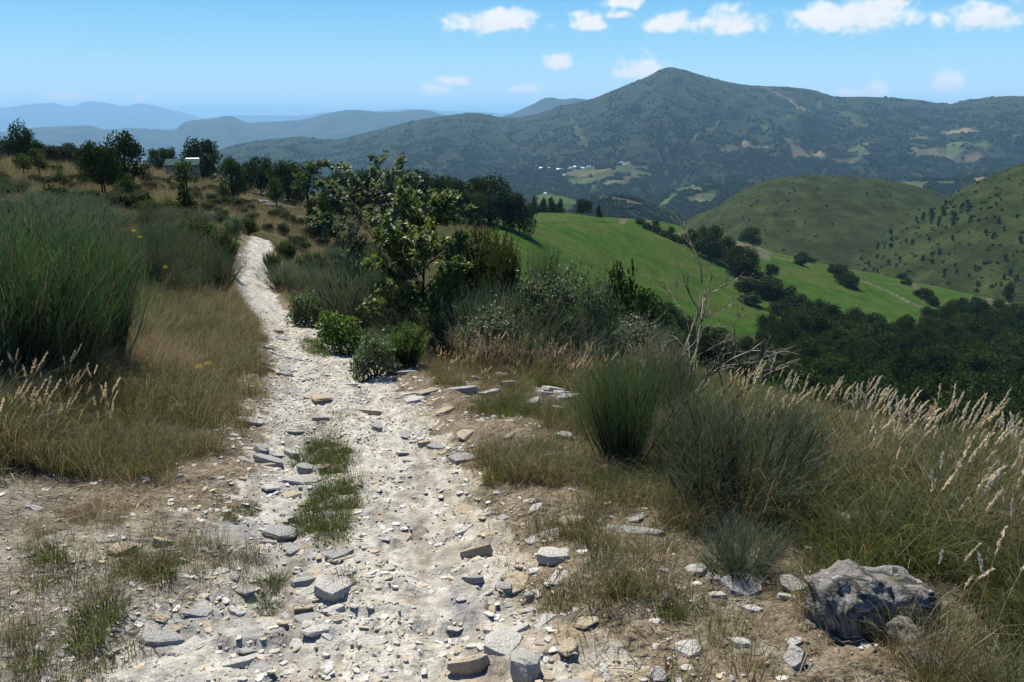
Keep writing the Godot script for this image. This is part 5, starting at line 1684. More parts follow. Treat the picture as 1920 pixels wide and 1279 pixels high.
func make_trees() -> void:
	for k in 3:
		protos["oak%d" % k] = tree("oak", OAK if k < 2 else MID_OAK, 4200, 0.050, 0.02, 1.15, 15)
	for k in 2:
		protos["slim%d" % k] = tree("slim", OAK, 2200, 0.052, 0.10, 0.95, 12)
	protos["young0"] = tree("young", LIGHT_OAK, 750, 0.075, 0.26, 0.85, 8)
	protos["young1"] = tree("young", LIGHT_OAK, 620, 0.075, 0.32, 0.8, 7)
	protos["sapling0"] = tree("sapling", LIGHT_OAK, 160, 0.09, 0.3, 0.7, 5)
	protos["twin0"] = tree("twin", OAK, 2400, 0.055, 0.28, 1.1, 11, 2)
	protos["cone0"] = tree("cone", OAK, 2200, 0.055, 0.04, 1.0, 0)
	for k in 2:
		protos["shrub%d" % k] = mound("shrub", DULL if k else OAK, 1300, 0.075, "far_leaf")
	var of := {"oak": 3, "slim": 2, "young": 2, "sapling": 1, "twin": 1, "cone": 1}
	var i := 0
	for t in TREES:
		var kind: String = t[4]
		i += 1
		var pale: bool = "pale" in t[5] or "light" in t[5]
		var p: Node3D = protos["young1" if pale and kind == "oak" else "%s%d" % [kind, i % of[kind]]]
		var at := spot(t[0], t[1])
		copy_of(p, "conifer" if "conifer" in t[5] else "sapling" if "sapling" in t[5] and kind != "oak" else "oak_tree" if "oak" in t[5] else "tree", at, rng.randf() * TAU if kind != "twin" else 0.2, Vector3(t[3] * 1.38, t[2] * 1.06, t[3] * 1.38), t[5], "tree", "")
	i = 0
	for h in HEDGE:
		i += 1
		copy_of(protos["shrub0"], "hedge_shrub", spot(h[0], h[1]) - Vector3(0, 0.1, 0), rng.randf() * TAU, Vector3(h[3] * 1.25, h[2] * 1.1, h[3] * 1.25), h[4], "shrub", h[5])
	for h in SCRUB:
		i += 1
		copy_of(protos["shrub%d" % (1 if rng.randf() < 0.7 else 0)], "scrub_bush", spot(h[0], h[1]) - Vector3(0, 0.06, 0), rng.randf() * TAU, Vector3(h[3] * 1.25, h[2] * 1.1, h[3] * 1.25), h[4], "bush", h[5])
	for h in HILL_TREES:
		copy_of(protos["slim%d" % (rng.randi() % 2)], "hillside_tree", on_hill("scrub_hill", h[0], h[1]) - Vector3(0, 0.3, 0), rng.randf() * TAU, Vector3(h[2] * 0.4, h[2] * 0.75, h[2] * 0.4), "little dark tree %s of the scrubby right-hand hillside" % ("in the clump near the crest" if h[1] > 0.8 and h[0] < 29.5 else "on the upper half" if h[1] > 0.6 else "scattered on the middle" if h[1] > 0.4 else "low on the foot"), "tree", "trees dotted over the scrubby hillside")


func make_wood() -> void:
	var put := []
	var tries := 0
	while put.size() < 285 and tries < 12000:
		tries += 1
		var b := rng.randf_range(9.0, 39.0)
		var d := sqrt(rng.randf_range(70.0 * 70.0, 320.0 * 320.0))
		if b < 18.0 and d > 165.0:
			continue
		if b > 20.0 and d < 100.0:
			continue
		var p := spot(b, d)
		if cover_at(p.x, p.z) != 0 or cover_at(p.x + 3.0, p.z - 3.0) != 0 or cover_at(p.x - 3.0, p.z - 3.0) != 0:
			continue
		if d > 330.0 - maxf(0.0, 30.0 - b) * 2.0:
			continue
		var gap := 4.6 if d < 200.0 else 6.0
		var free := true
		for q in put:
			if Vector2(q.x - p.x, q.z - p.z).length_squared() < gap * gap:
				free = false
				break
		if not free:
			continue
		put.append(p)
		var h := rng.randf_range(5.5, 10.0)
		var w := h * rng.randf_range(0.75, 1.05)
		copy_of(protos["oak%d" % (rng.randi() % 3)], "wood_tree", p - Vector3(0, 0.3, 0), rng.randf() * TAU, Vector3(w, h, w), "%s dark tree %s, %s" % ["tall" if h > 7.6 else "low", "at the wood's upper edge under the meadow" if d > 210.0 else "in the middle of the valley wood" if d > 150.0 else "at the wood's near lower side", "behind the dead shrub" if b < 16.0 else "behind the big broom" if b < 23.0 else "beyond the tall pale grasses" if b < 30.0 else "near the picture's edge"], "tree", "trees of the dark valley wood")


func make_forest() -> void:
	# woods on the far slopes that read as one mass: small rough crowns, hundreds of metres to kilometres away
	var f := Faces.new()
	leaf_cloud(f, [[Vector3(0, 0.5, 0), Vector3(0.42, 0.42, 0.42)], [Vector3(0.2, 0.6, 0.1), Vector3(0.25, 0.25, 0.25)], [Vector3(-0.2, 0.4, -0.1), Vector3(0.25, 0.25, 0.25)]], 46, 0.55, [Vector3(1, 1, 1)], 0.3, 0.0)
	var clump := f.done()
	for w in [["main_mountain", 60000, 4.0, 9.0, "scattered woodland darkening the slopes of the main mountain"], ["village_hill", 9000, 5.0, 12.0, "woods and hedges round the village fields"], ["field_hill", 12000, 5.0, 11.0, "woods on the hillside with the hay fields"], ["knoll", 8000, 6.0, 12.0, "woods covering the dark knoll"], ["brown_knoll", 3500, 4.0, 9.0, "woods on the brown-topped knoll"], ["grass_knoll", 300, 3.0, 7.0, "bushes on the pale green knoll"], ["domed_hill", 1600, 0.5, 2.2, "low scrub dotting the green domed hill"], ["scrub_hill", 2600, 0.5, 2.2, "low scrub on the hillside at the right edge"]]:
		var h: Dictionary = hills[w[0]]
		var list := []
		var cols := []
		var tries := 0
		while list.size() < w[1] and tries < w[1] * 5:
			tries += 1
			var i := rng.randi() % int(h.nb - 1)
			var j := rng.randi() % int(h.front)
			if rng.randf() > h.wood[i * h.nd + j]:
				continue
			var p := on_hill(w[0], h.b0 + (h.b1 - h.b0) * (i + rng.randf()) / (h.nb - 1), (j + rng.randf()) / h.front)
			var s := rng.randf_range(w[2], w[3])
			list.append(Transform3D(Basis(Vector3.UP, rng.randf() * TAU).scaled(Vector3(s, s * 0.85, s)), p - Vector3(0, s * 0.12, 0)))
			var k := rng.randf_range(0.034, 0.058)
			cols.append(Color(k * 0.85, k * 1.1, k * 0.5))
		many("forest", clump, mats.far_leaf, list, cols, w[4], "forest")


# ---------------------------------------------------------------- buildings

func block(st: SurfaceTool, size: Vector3, at: Vector3, turn := Basis()) -> void:
	var m := BoxMesh.new()
	m.size = size
	st.append_from(m, 0, Transform3D(turn, at))


func boxed(called: String, size: Vector3, at: Vector3, material: Material, parent: Node, turn := Basis()) -> MeshInstance3D:
	var m := BoxMesh.new()
	m.size = size
	var o := shown(called, m, material, parent)
	o.transform = Transform3D(turn, at)
	return o


func gable_house(size: Vector3, wall: Material, roof: Material) -> Node3D:
	var root := Node3D.new()
	var w := size.x
	var h := size.y
	var d := size.z
	var top := h + d * 0.30
	var f := SurfaceTool.new()
	f.begin(Mesh.PRIMITIVE_TRIANGLES)
	f.set_smooth_group(-1)
	var q := func(a: Vector3, b: Vector3, c: Vector3, e: Vector3): 
		for p in [a, b, c, a, c, e]:
			f.add_vertex(p)
	var lo := -2.0
	for s in [-1.0, 1.0]:
		q.call(Vector3(-w / 2, lo, s * d / 2), Vector3(-w / 2, h, s * d / 2), Vector3(w / 2, h, s * d / 2), Vector3(w / 2, lo, s * d / 2))
		q.call(Vector3(s * w / 2, lo, -d / 2), Vector3(s * w / 2, h, -d / 2), Vector3(s * w / 2, h, d / 2), Vector3(s * w / 2, lo, d / 2))
		for p in [Vector3(s * w / 2, h, -d / 2), Vector3(s * w / 2, top, 0), Vector3(s * w / 2, h, d / 2)]:
			f.add_vertex(p)
	f.generate_normals()
	shown("wall", f.commit(), wall, root)
	var run := sqrt(pow(d / 2 + 0.5, 2.0) + pow(d * 0.30 * (1.0 + 1.0 / d), 2.0))
	var a := atan2(d * 0.30, d / 2)
	for s in [-1.0, 1.0]:
		boxed("roof", Vector3(w + 0.8, 0.22, run), Vector3(0, (h + top) / 2 + 0.02, s * d / 4 * 1.06), roof, root, Basis(Vector3.RIGHT, s * a))
	for k in 3:
		var win := boxed("window", Vector3(0.9, 1.1, 0.08), Vector3(w * (-0.3 + 0.3 * k), h * 0.55, d / 2 + 0.02), mats.plank_wood, root)
		boxed("pane", Vector3(0.7, 0.9, 0.04), Vector3(0, 0, 0.04), mats.dark_glass, win)
	boxed("door", Vector3(1.1, 2.1, 0.08), Vector3(w * 0.14, 1.0, d / 2 + 0.03), mats.dark_plank_wood, root)
	boxed("chimney", Vector3(0.7, 1.4, 0.7), Vector3(w * 0.28, top + 0.3, 0), wall, root)
	return root


func make_buildings() -> void:
	# the wooden shed on the left skyline
	var at := spot(SHED[0], SHED[1])
	var shed := thing("wooden_shed", at, "small plank shed with a dark sheet roof standing on the left slope", "shed")
	shed.rotation.y = deg_to_rad(16.0)
	var w := 5.0
	var d := 3.6
	for k in 16:
		boxed("plank", Vector3(0.29, 3.3, 0.05), Vector3(-w / 2 + w / 16.0 * (k + 0.5), 0.75, d / 2 + rng.randf_range(0.0, 0.03)), mats.plank_wood if k % 3 else mats.dark_plank_wood, shed)
	for k in 11:
		for s in [-1.0, 1.0]:
			boxed("plank", Vector3(0.05, 3.6, 0.30), Vector3(s * (w / 2 + rng.randf_range(0.0, 0.03)), 0.85, -d / 2 + d / 11.0 * (k + 0.5)), mats.plank_wood if k % 2 else mats.dark_plank_wood, shed)
	boxed("back_wall", Vector3(w, 3.9, 0.08), Vector3(0, 1.0, -d / 2), mats.dark_plank_wood, shed)
	boxed("door", Vector3(1.0, 1.9, 0.06), Vector3(0.8, 0.9, d / 2 + 0.07), mats.dark_plank_wood, shed)
	var tip := Basis(Vector3.RIGHT, deg_to_rad(11.0))
	boxed("roof", Vector3(w + 0.6, 0.10, d + 0.9), Vector3(0, 2.72, 0), mats.roof_sheet, shed, tip)
	boxed("ridge_sheet", Vector3(2.2, 0.14, 0.55), Vector3(1.5, 3.20, -d / 2 - 0.1), mats.pale_sheet, shed, tip)
	# the slate-roofed house behind the saplings
	var house := gable_house(Vector3(8.0, 2.4, 6.0), mats.rubble_wall, mats.roof_slate)
	copy_of(house, "stone_house", spot(HOUSE[0], HOUSE[1]), 0.5, Vector3.ONE, "stone house with a grey slate roof half hidden behind the silvery sapling", "house")
	# the village on the spur, seen from kilometres off
	var cottage := gable_house(Vector3(12.0, 5.0, 8.0), mats.limewash, mats.roof_slate)
	var barn := gable_house(Vector3(12.0, 3.6, 9.0), mats.limewash, mats.pale_sheet)
	var k := 0
	for v in VILLAGE:
		k += 1
		copy_of(barn if k % 3 == 2 else cottage, "village_house", on_hill("village_hill", v[0], v[1]), rng.randf_range(-0.6, 0.6), Vector3.ONE * v[2] / 19.0, v[3], "house", "houses of the hill village")
	copy_of(barn, "village_house", on_hill("grass_knoll", KNOLL_HOUSE[0], KNOLL_HOUSE[1]), 0.3, Vector3.ONE * 0.4, "tiny white hut on top of the pale green knoll below the village", "house", "houses of the hill village")
	house.free()
	cottage.free()
	barn.free()


# ---------------------------------------------------------------- shrubs close by

func make_shrubs() -> void:
	var green := [Vector3(0.057, 0.092, 0.037), Vector3(0.106, 0.144, 0.069), Vector3(0.044, 0.070, 0.033)]
	var grey := [Vector3(0.096, 0.121, 0.086), Vector3(0.132, 0.157, 0.116), Vector3(0.061, 0.081, 0.055)]
	var dark := [Vector3(0.065, 0.083, 0.048), Vector3(0.093, 0.109, 0.071), Vector3(0.049, 0.061, 0.038)]
	var kinds := {
		"broom_green": [broom(12000, green, 84, 0.80, 0.15, 0.0014), broom(10000, green, 70, 0.72, 0.16, 0.0014)],
		"broom_grey": [broom(6500, grey, 70, 0.88, 0.15, 0.0017), broom(6000, grey, 64, 0.78, 0.15, 0.0017)],
		"broom_dark": [broom(6500, dark, 74, 0.9, 0.15, 0.0016), broom(6000, dark, 70, 0.8, 0.15, 0.0016)],
		"gorse": [heath([Vector3(0.026, 0.046, 0.013), Vector3(0.041, 0.066, 0.018)], [Vector3(0.064, 0.090, 0.026)], 230, 44)],
		"gorse_bright": [heath([Vector3(0.056, 0.094, 0.018), Vector3(0.083, 0.128, 0.026)], [Vector3(0.105, 0.150, 0.038)], 170, 42)],
		"heath": [heath([Vector3(0.027, 0.045, 0.013), Vector3(0.041, 0.061, 0.017)], [Vector3(0.070, 0.082, 0.026), Vector3(0.065, 0.055, 0.022)], 240, 64)],
		"bramble": [mound("bramble", [Vector3(0.098, 0.131, 0.073), Vector3(0.146, 0.170, 0.108), Vector3(0.058, 0.088, 0.039)], 2600, 0.055, "glossy_leaf")],
		"bramble_green": [mound("bramble", [Vector3(0.083, 0.137, 0.027), Vector3(0.117, 0.166, 0.039), Vector3(0.058, 0.098, 0.025)], 2600, 0.055, "leaf")],
		"willow": [mound("willow", [Vector3(0.101, 0.121, 0.086), Vector3(0.151, 0.167, 0.121), Vector3(0.051, 0.066, 0.041)], 4200, 0.030, "glossy_leaf")],
		"leafy_dark": [mound("leafy", OAK, 2200, 0.06, "leaf")],
	}
	var nice := {"broom_green": "broom_bush", "broom_grey": "broom_bush", "broom_dark": "broom_bush", "gorse": "gorse_bush", "gorse_bright": "gorse_bush", "heath": "heath_bush", "bramble": "bramble_bush", "bramble_green": "bramble_bush", "willow": "willow_bush", "leafy_dark": "leafy_shrub"}
	var k := 0
	for s in SHRUBS:
		k += 1
		var list: Array = kinds[s[4]]
		copy_of(list[k % list.size()], nice[s[4]], spot(s[0], s[1]) - Vector3(0, 0.03, 0), rng.randf() * TAU, Vector3(s[3] * 1.05, s[2], s[3] * 1.05), s[5], "shrub", "")
	# filler scrub on the left slope and beyond the right shoulder
	for j in 84:
		var b := rng.randf_range(-37.0, -20.6)
		var d := rng.randf_range(14.0, 66.0)
		if d > 28.0 and b > -20.0 - 1.0:
			continue
		var h := rng.randf_range(0.55, 1.35)
		var list: Array = kinds[["broom_dark", "broom_grey", "gorse", "broom_dark"][j % 4]]
		copy_of(list[j % list.size()], "heather_clump", spot(b, d) - Vector3(0, 0.03, 0), rng.randf() * TAU, Vector3(h * 1.5, h, h * 1.5), "%s shrub among the grasses of the left slope, %s" % [["low dark", "low grey", "spiny green", "broad dark"][j % 4], "beside the big broom" if d < 24.0 else "midway up" if d < 42.0 else "below the dry field"], "shrub", "low shrubs scattered over the left slope")
	for j in 26:
		var b := rng.randf_range(-15.5, -7.0)
		var d := rng.randf_range(22.0, 74.0)
		var h := rng.randf_range(0.6, 1.3)
		var p := spot(b, d)
		if absf(off_path(p.x, p.z)) < 2.2:
			continue
		var list: Array = kinds[["broom_dark", "bramble", "gorse", "broom_grey"][j % 4]]
		copy_of(list[j % list.size()], "heather_clump", p - Vector3(0, 0.03, 0), rng.randf() * TAU, Vector3(h * 1.4, h, h * 1.4), "low %s in the hollow right of the far path, %s" % [["dull broom", "silvery bramble", "dark gorse", "grey broom"][j % 4], "near its bend" if d < 38.0 else "halfway to the grove" if d < 56.0 else "close under the grove"], "shrub", "low shrubs in the hollow right of the path")
	var fill := {"gorse": "dark gorse", "bramble": "silvery bramble", "bramble_green": "bright bramble", "broom_dark": "dull broom", "leafy_dark": "dark leafy", "willow": "silvery willow", "broom_grey": "grey broom", "gorse_bright": "bright gorse"}
	for j in 130:
		var beyond := j >= 84
		var b := rng.randf_range(-3.0, 9.5) if beyond else rng.randf_range(-14.5, -2.5)
		var d := rng.randf_range(12.2, 16.5) if beyond else rng.randf_range(12.4, 25.0)
		var p := spot(b, d)
		if off_path(p.x, p.z) < 1.7:
			continue
		var kind: String = ["broom_dark", "willow", "gorse", "broom_grey", "broom_dark"][j % 5] if beyond else ["gorse", "bramble", "bramble_green", "broom_dark", "leafy_dark", "gorse_bright", "gorse"][j % 7]
		var h := rng.randf_range(0.65, 1.3)
		var list: Array = kinds[kind]
		copy_of(list[j % list.size()], "thicket_bush", p - Vector3(0, 0.03, 0), rng.randf() * TAU, Vector3(h * 1.35, h, h * 1.35), "%s bush packed into the thicket %s" % [fill[kind], "below the meadow view" if beyond else "around the two young oaks" if d < 18.0 else "behind the two young oaks"], "shrub", "bushes of the thicket right of the path")
	for j in 210:
		var b := rng.randf_range(-34.0, -9.5)
		var d := rng.randf_range(56.0, 135.0)
		var p := spot(b, d)
		if noise_b.get_noise_2d(p.x * 0.05, p.z * 0.09) < rng.randf_range(-0.25, 0.15):
			continue
		var h := rng.randf_range(0.5, 1.4)
		copy_of(protos["shrub%d" % (j % 2)], "slope_shrub", p - Vector3(0, 0.05, 0), rng.randf() * TAU, Vector3(h * 1.9, h, h * 1.9), "low %s bush dotted on the dry hillside %s" % [("dull" if j % 2 else "dark") + (" broad" if h > 0.95 else ""), "on the left skyline side" if b < -29.0 else "below the twin-stemmed tree" if b < -25.0 else "left of the shed" if b < -22.0 else "between shed and grove" if b < -15.0 else "below the grove"], "bush", "bushes dotted over the dry hillside")
	for list in kinds.values():
		for p in list:
			p.free()
	# two young oaks right of the path
	var back := sapling_tree(SAPLING_BACK[2], SAPLING_BACK[3], 11000, [Vector3(0.12, 0.14, 0.085), Vector3(0.165, 0.18, 0.12), Vector3(0.08, 0.10, 0.05)], "glossy_leaf")
	copy_of(back, "oak_sapling", spot(SAPLING_BACK[0], SAPLING_BACK[1]), 0.4, Vector3.ONE, "tall young oak with silvery glinting leaves right of the path", "tree")
	var front := sapling_tree(SAPLING_FRONT[2], SAPLING_FRONT[3], 8000, [Vector3(0.10, 0.13, 0.032), Vector3(0.15, 0.17, 0.05), Vector3(0.07, 0.094, 0.028)], "glossy_leaf")
	copy_of(front, "oak_sapling", spot(SAPLING_FRONT[0], SAPLING_FRONT[1]), 2.1, Vector3.ONE, "shorter young oak with yellow-green leaves in front of the silvery one", "tree")
	back.free()
	front.free()
	# the dead shrub
	var dead := thing("dead_shrub", spot(DEAD[0], DEAD[1]), "leafless bleached shrub with forked grey branches against the meadow", "shrub")
	var n := 0
	for s in [[-0.35, 1.75, 0.0], [0.45, 1.55, 0.1], [0.75, 1.0, -0.1], [-0.1, 1.2, -0.3], [0.2, 1.0, 0.3], [-0.6, 0.9, 0.15]]:
		var f := Faces.new()
		twist(f, Vector3(n * 0.03 - 0.08, -0.05, 0), Vector3(s[0], s[1], s[2]), 0.017, 4)
		shown("branch", f.done(), mats.dead_wood, dead)
		n += 1
	var dead2 := thing("dead_shrub", spot(15.6, 8.6), "smaller leafless shrub just right of the big bleached one", "shrub")
	for s in [[0.35, 0.9, 0.0], [-0.2, 0.7, 0.1], [0.7, 0.6, -0.1]]:
		var f := Faces.new()
		twist(f, Vector3(0, -0.05, 0), Vector3(s[0], s[1], s[2]), 0.013, 3)
		shown("branch", f.done(), mats.dead_wood, dead2)


func twist(f: Faces, from: Vector3, reach: Vector3, r: float, left: int) -> void:
	var pts := [from]
	var rad := [r]
	var p := from
	var dir := reach.normalized()
	var long := reach.length()
	for k in 6:
		dir = (dir + any_dir() * 0.28).normalized()
		p += dir * long / 6.0
		pts.append(p)
		rad.append(r * (1.0 - 0.13 * (k + 1)))
	f.tube(pts, rad, 5, Color.WHITE)
	if left > 0:
		for k in 4 if left > 2 else 3:
			var at: Vector3 = pts[2 + (k % 4)]
			var out := (dir + any_dir() * 0.85 + Vector3(0, 0.15, 0)).normalized() * long * rng.randf_range(0.3, 0.52)
			twist(f, at, out, r * 0.55, left - 1)


# ---------------------------------------------------------------- stones

func make_stones() -> void:
	var shapes := []
	for k in 14:
		shapes.append(slab(5 + k % 4, [0.05, 0.07, 0.10, 0.16][k % 4]))
	var cats := {"pale": mats.slate_pale, "grey": mats.slate_grey, "ochre": mats.slate_ochre}
	var k := 0
	for s in STONES:
		k += 1
		var m := slab(7 + k % 3, s[3] * 0.55)
		var o := shown("slate_stone", m, cats[s[4]])
		lay(o, s[0], s[1], s[2] * 1.18, rng.randf_range(-0.4, 0.4) if s[5].begins_with("long") else rng.randf() * TAU, Vector3(1.0, 1.0, 0.35 if "plank-like" in s[5] else 0.8))
		tag(o, s[5], "stone")
		bare_spots.append(Vector3(o.position.x, o.position.z, s[2] * 0.55))
	for j in 20:
		var o := shown("heap_stone", shapes[rng.randi() % shapes.size()], [mats.slate_pale, mats.slate_pale, mats.slate_grey][j % 3])
		var hb := 3.4 + rng.randfn() * 1.3
		var hd := 9.55 + rng.randfn() * 0.35
		lay(o, hb, hd, rng.randf_range(0.12, 0.3), rng.randf() * TAU, Vector3(1, 1.6, 0.8))
		tag(o, "flat slate in the loose stone pile left of the upright broom", "stone", "slates of the stone pile")
		bare_spots.append(Vector3(o.position.x, o.position.z, 0.14))
	# loose slates strewn over the path: the larger ones one by one
	var made := 0
	var tries := 0
	while made < 296 and tries < 12000:
		tries += 1
		var z := -rng.randf_range(2.2, 24.0)
		if rng.randf() < 0.35:
			z = -rng.randf_range(2.0, 9.0)
		var u := rng.randf_range(-1.15, 1.15)
		var where := 0.25
		if u < -0.15 and u > -0.95:
			where = 0.9
		if u > 0.45:
			where = 0.6
		if z < -9.0 and u > 0.0:
			where = 0.9
		if noise_b.get_noise_2d(u * 0.9, z * 0.5) < -0.05:
			where *= 0.2
		if rng.randf() > where:
			continue
		var x := centre(z) + u
		var size := rng.randf_range(0.07, 0.19) if made % 3 else rng.randf_range(0.16, 0.34) * (1.0 if z > -8.0 else 1.25)
		var hue: int = rng.randi() % 4
		var o := shown("loose_slate", shapes[rng.randi() % shapes.size()], [mats.slate_pale, mats.slate_pale, mats.slate_grey, mats.slate_ochre][hue])
		lay(o, rad_to_deg(atan2(x, -z)), sqrt(x * x + z * z), size, rng.randf() * TAU, Vector3(1, 1, rng.randf_range(0.6, 1.0)))
		var rut := "left rut" if u < 0.0 else "right rut"
		var far := "near stretch" if z > -6.0 else "middle stretch" if z > -12.0 else "far stretch"
		tag(o, "%s %s loose slate in the %s of the path's %s" % ["broad" if size > 0.18 else "small", ["pale", "pale", "grey", "ochre"][hue], rut, far], "stone", "loose slates in the %s, %s" % [rut, far])
		made += 1
	for j in 62:
		var z := -rng.randf_range(2.6, 9.0)
		var left := j >= 42
		var u := rng.randf_range(-3.4, -1.25) if left else rng.randf_range(1.25, 4.2)
		if left and z < -5.6:
			continue
		var x := centre(z) + u
		var hue: int = rng.randi() % 3
		var o := shown("verge_stone", shapes[rng.randi() % shapes.size()], [mats.slate_pale, mats.slate_ochre, mats.slate_grey][hue])
		var size := rng.randf_range(0.06, 0.19)
		lay(o, rad_to_deg(atan2(x, -z)), sqrt(x * x + z * z), size, rng.randf() * TAU, Vector3(1, 1.3, rng.randf_range(0.55, 1.0)))
		tag(o, "%s %s stone half sunk in %s" % ["larger" if size > 0.12 else "small", ["pale", "ochre", "grey"][hue], "the bare soil under the left bank" if left else "the sandy edge right of the path" if u < 2.4 else "the grassy verge before the right-hand brooms"], "stone", "stones half sunk in the verges")
		bare_spots.append(Vector3(o.position.x, o.position.z, size * 0.45))
	# the finer scree and grit
	var grit := []
	var tint := []
	var chips := []
	var chip_tint := []
	for j in 23000:
		var z := -2.0 * exp(rng.randf() * log(13.0))
		var u := rng.randfn() * 0.75
		if rng.randf() < 0.45:
			u = rng.randf_range(-4.5, 3.4) if z > -6.0 else rng.randf_range(-1.6, 1.8)
		var x := centre(z) + u
		if u > 1.6 and rng.randf() < 0.4:
			continue
		if noise_b.get_noise_2d(x * 1.4, z * 1.4) + (0.12 if u < 0.0 else -0.05) < rng.randf_range(-0.4, 0.3):
			continue
		var big := rng.randf() < 0.22
		var size := rng.randf_range(0.028, 0.06) if big else rng.randf_range(0.008, 0.024)
		size *= 1.0 + 0.05 * -z
		var p := Vector3(x, ground_y(x, z) + size * 0.02, z)
		var t := Transform3D(Basis(any_dir(), rng.randf() * 0.5) * Basis(Vector3.UP, rng.randf() * TAU).scaled(Vector3(size, size * rng.randf_range(0.8, 1.6), size)), p)
		var c: Color = [Color(0.50, 0.475, 0.405), Color(0.40, 0.385, 0.345), Color(0.44, 0.36, 0.245), Color(0.56, 0.53, 0.46)][rng.randi() % 4] * rng.randf_range(0.8, 1.15)
		if big:
			chips.append(t)
			chip_tint.append(c)
		else:
			grit.append(t)
			tint.append(c)
	grained(mat("chip_stone", Color(1, 1, 1), 0.8), mats.slate_pale.albedo_texture, 5.0)
	many("gravel", slab(5, 0.28), mats.chip_stone, grit, tint, "fine pale gravel strewn over the path and its verges", "gravel")
	many("gravel", slab(6, 0.10), mats.chip_stone, chips, chip_tint, "broken slate chips strewn over the path and its verges", "gravel")
	# the lichen-covered boulder and the lumps leaning on it
	var lichen := func(p: Vector3) -> Color:
		var a := noise.get_noise_3d(p.x * 1.8, p.y * 1.8, p.z * 1.8)
		var b := noise_b.get_noise_3d(p.x * 5.0, p.y * 5.0 + 3.0, p.z * 5.0)
		var c := mixc(Vector3(0.24, 0.225, 0.20), Vector3(0.33, 0.31, 0.28), 0.5 + a)
		c = mixc(c, Vector3(0.055, 0.055, 0.05), smoothstep(0.10, 0.30, a + b * 0.5))
		c = mixc(c, Vector3(0.55, 0.55, 0.53), smoothstep(0.42, 0.50, b - a * 0.4))
		c = mixc(c, Vector3(0.13, 0.105, 0.03), smoothstep(0.30, 0.36, -b) * 0.8)
		return Color(c.x, c.y, c.z)
	var at := spot(25.6, 3.42)
	for s in [["boulder", Vector3(0.31, 0.32, 0.30), Vector3(0, 0.08, 0), 0.3, "dark lichen-blotched boulder in the grass at the bottom right"], ["boulder", Vector3(0.30, 0.22, 0.34), Vector3(0.20, 0.09, -0.06), 1.7, "flatter grey rock lying against the right side of the lichen boulder"], ["boulder", Vector3(0.15, 0.19, 0.13), Vector3(0.16, 0.04, 0.20), 5.1, "small pale upright stone leaning in front of the lichen boulder"], ["boulder", Vector3(0.17, 0.10, 0.13), Vector3(0.17, 0.0, 0.34), 8.3, "flat-topped brown stone lowest in front of the lichen boulder"]]:
		var o := shown(s[0], boulder_mesh(s[1], 1.0, s[3], lichen), mats.boulder_stone)
		var p: Vector3 = at + s[2]
		p.y = ground_y(p.x, p.z) + s[2].y
		o.position = p
		o.rotation.y = s[3]
		tag(o, s[4], "rock")
	var crag := thing("rock_outcrop", spot(OUTCROP[0], OUTCROP[1]), "pale rock outcrop on the slope beside the slender light tree", "rock")
	var pale := func(p: Vector3) -> Color:
		var a := 0.34 + 0.14 * noise.get_noise_3d(p.x, p.y, p.z)
		return Color(a, a * 0.97, a * 0.9)
	for s in [[Vector3(2.2, 0.9, 1.6), Vector3(-0.5, 0.1, 0)], [Vector3(1.8, 0.7, 1.4), Vector3(0.9, 0.0, 0.9)], [Vector3(1.4, 0.6, 1.2), Vector3(-1.4, 0.2, -0.8)]]:
		var o := shown("rock", boulder_mesh(s[0], 1.2, s[1].x * 3.0, pale), mats.boulder_stone, crag)
		o.position = s[1] + Vector3(0, ground_y(crag.position.x + s[1].x, crag.position.z + s[1].z) - crag.position.y, 0)


func lay(o: Node3D, b: float, d: float, size: float, turn: float, shape: Vector3) -> void:
	var p := spot(b, d)
	var up := slope_at(p, maxf(size, 0.22))
	up = (up + any_dir() * 0.07).normalized()
	var x := up.cross(Vector3(sin(turn), 0, cos(turn))).normalized()
	var z := x.cross(up)
	o.transform = Transform3D(Basis(x * size * shape.x, up * size * shape.y, z * size * shape.z), p - up * size * shape.y * rng.randf_range(0.0, 0.05))


# ---------------------------------------------------------------- grasses

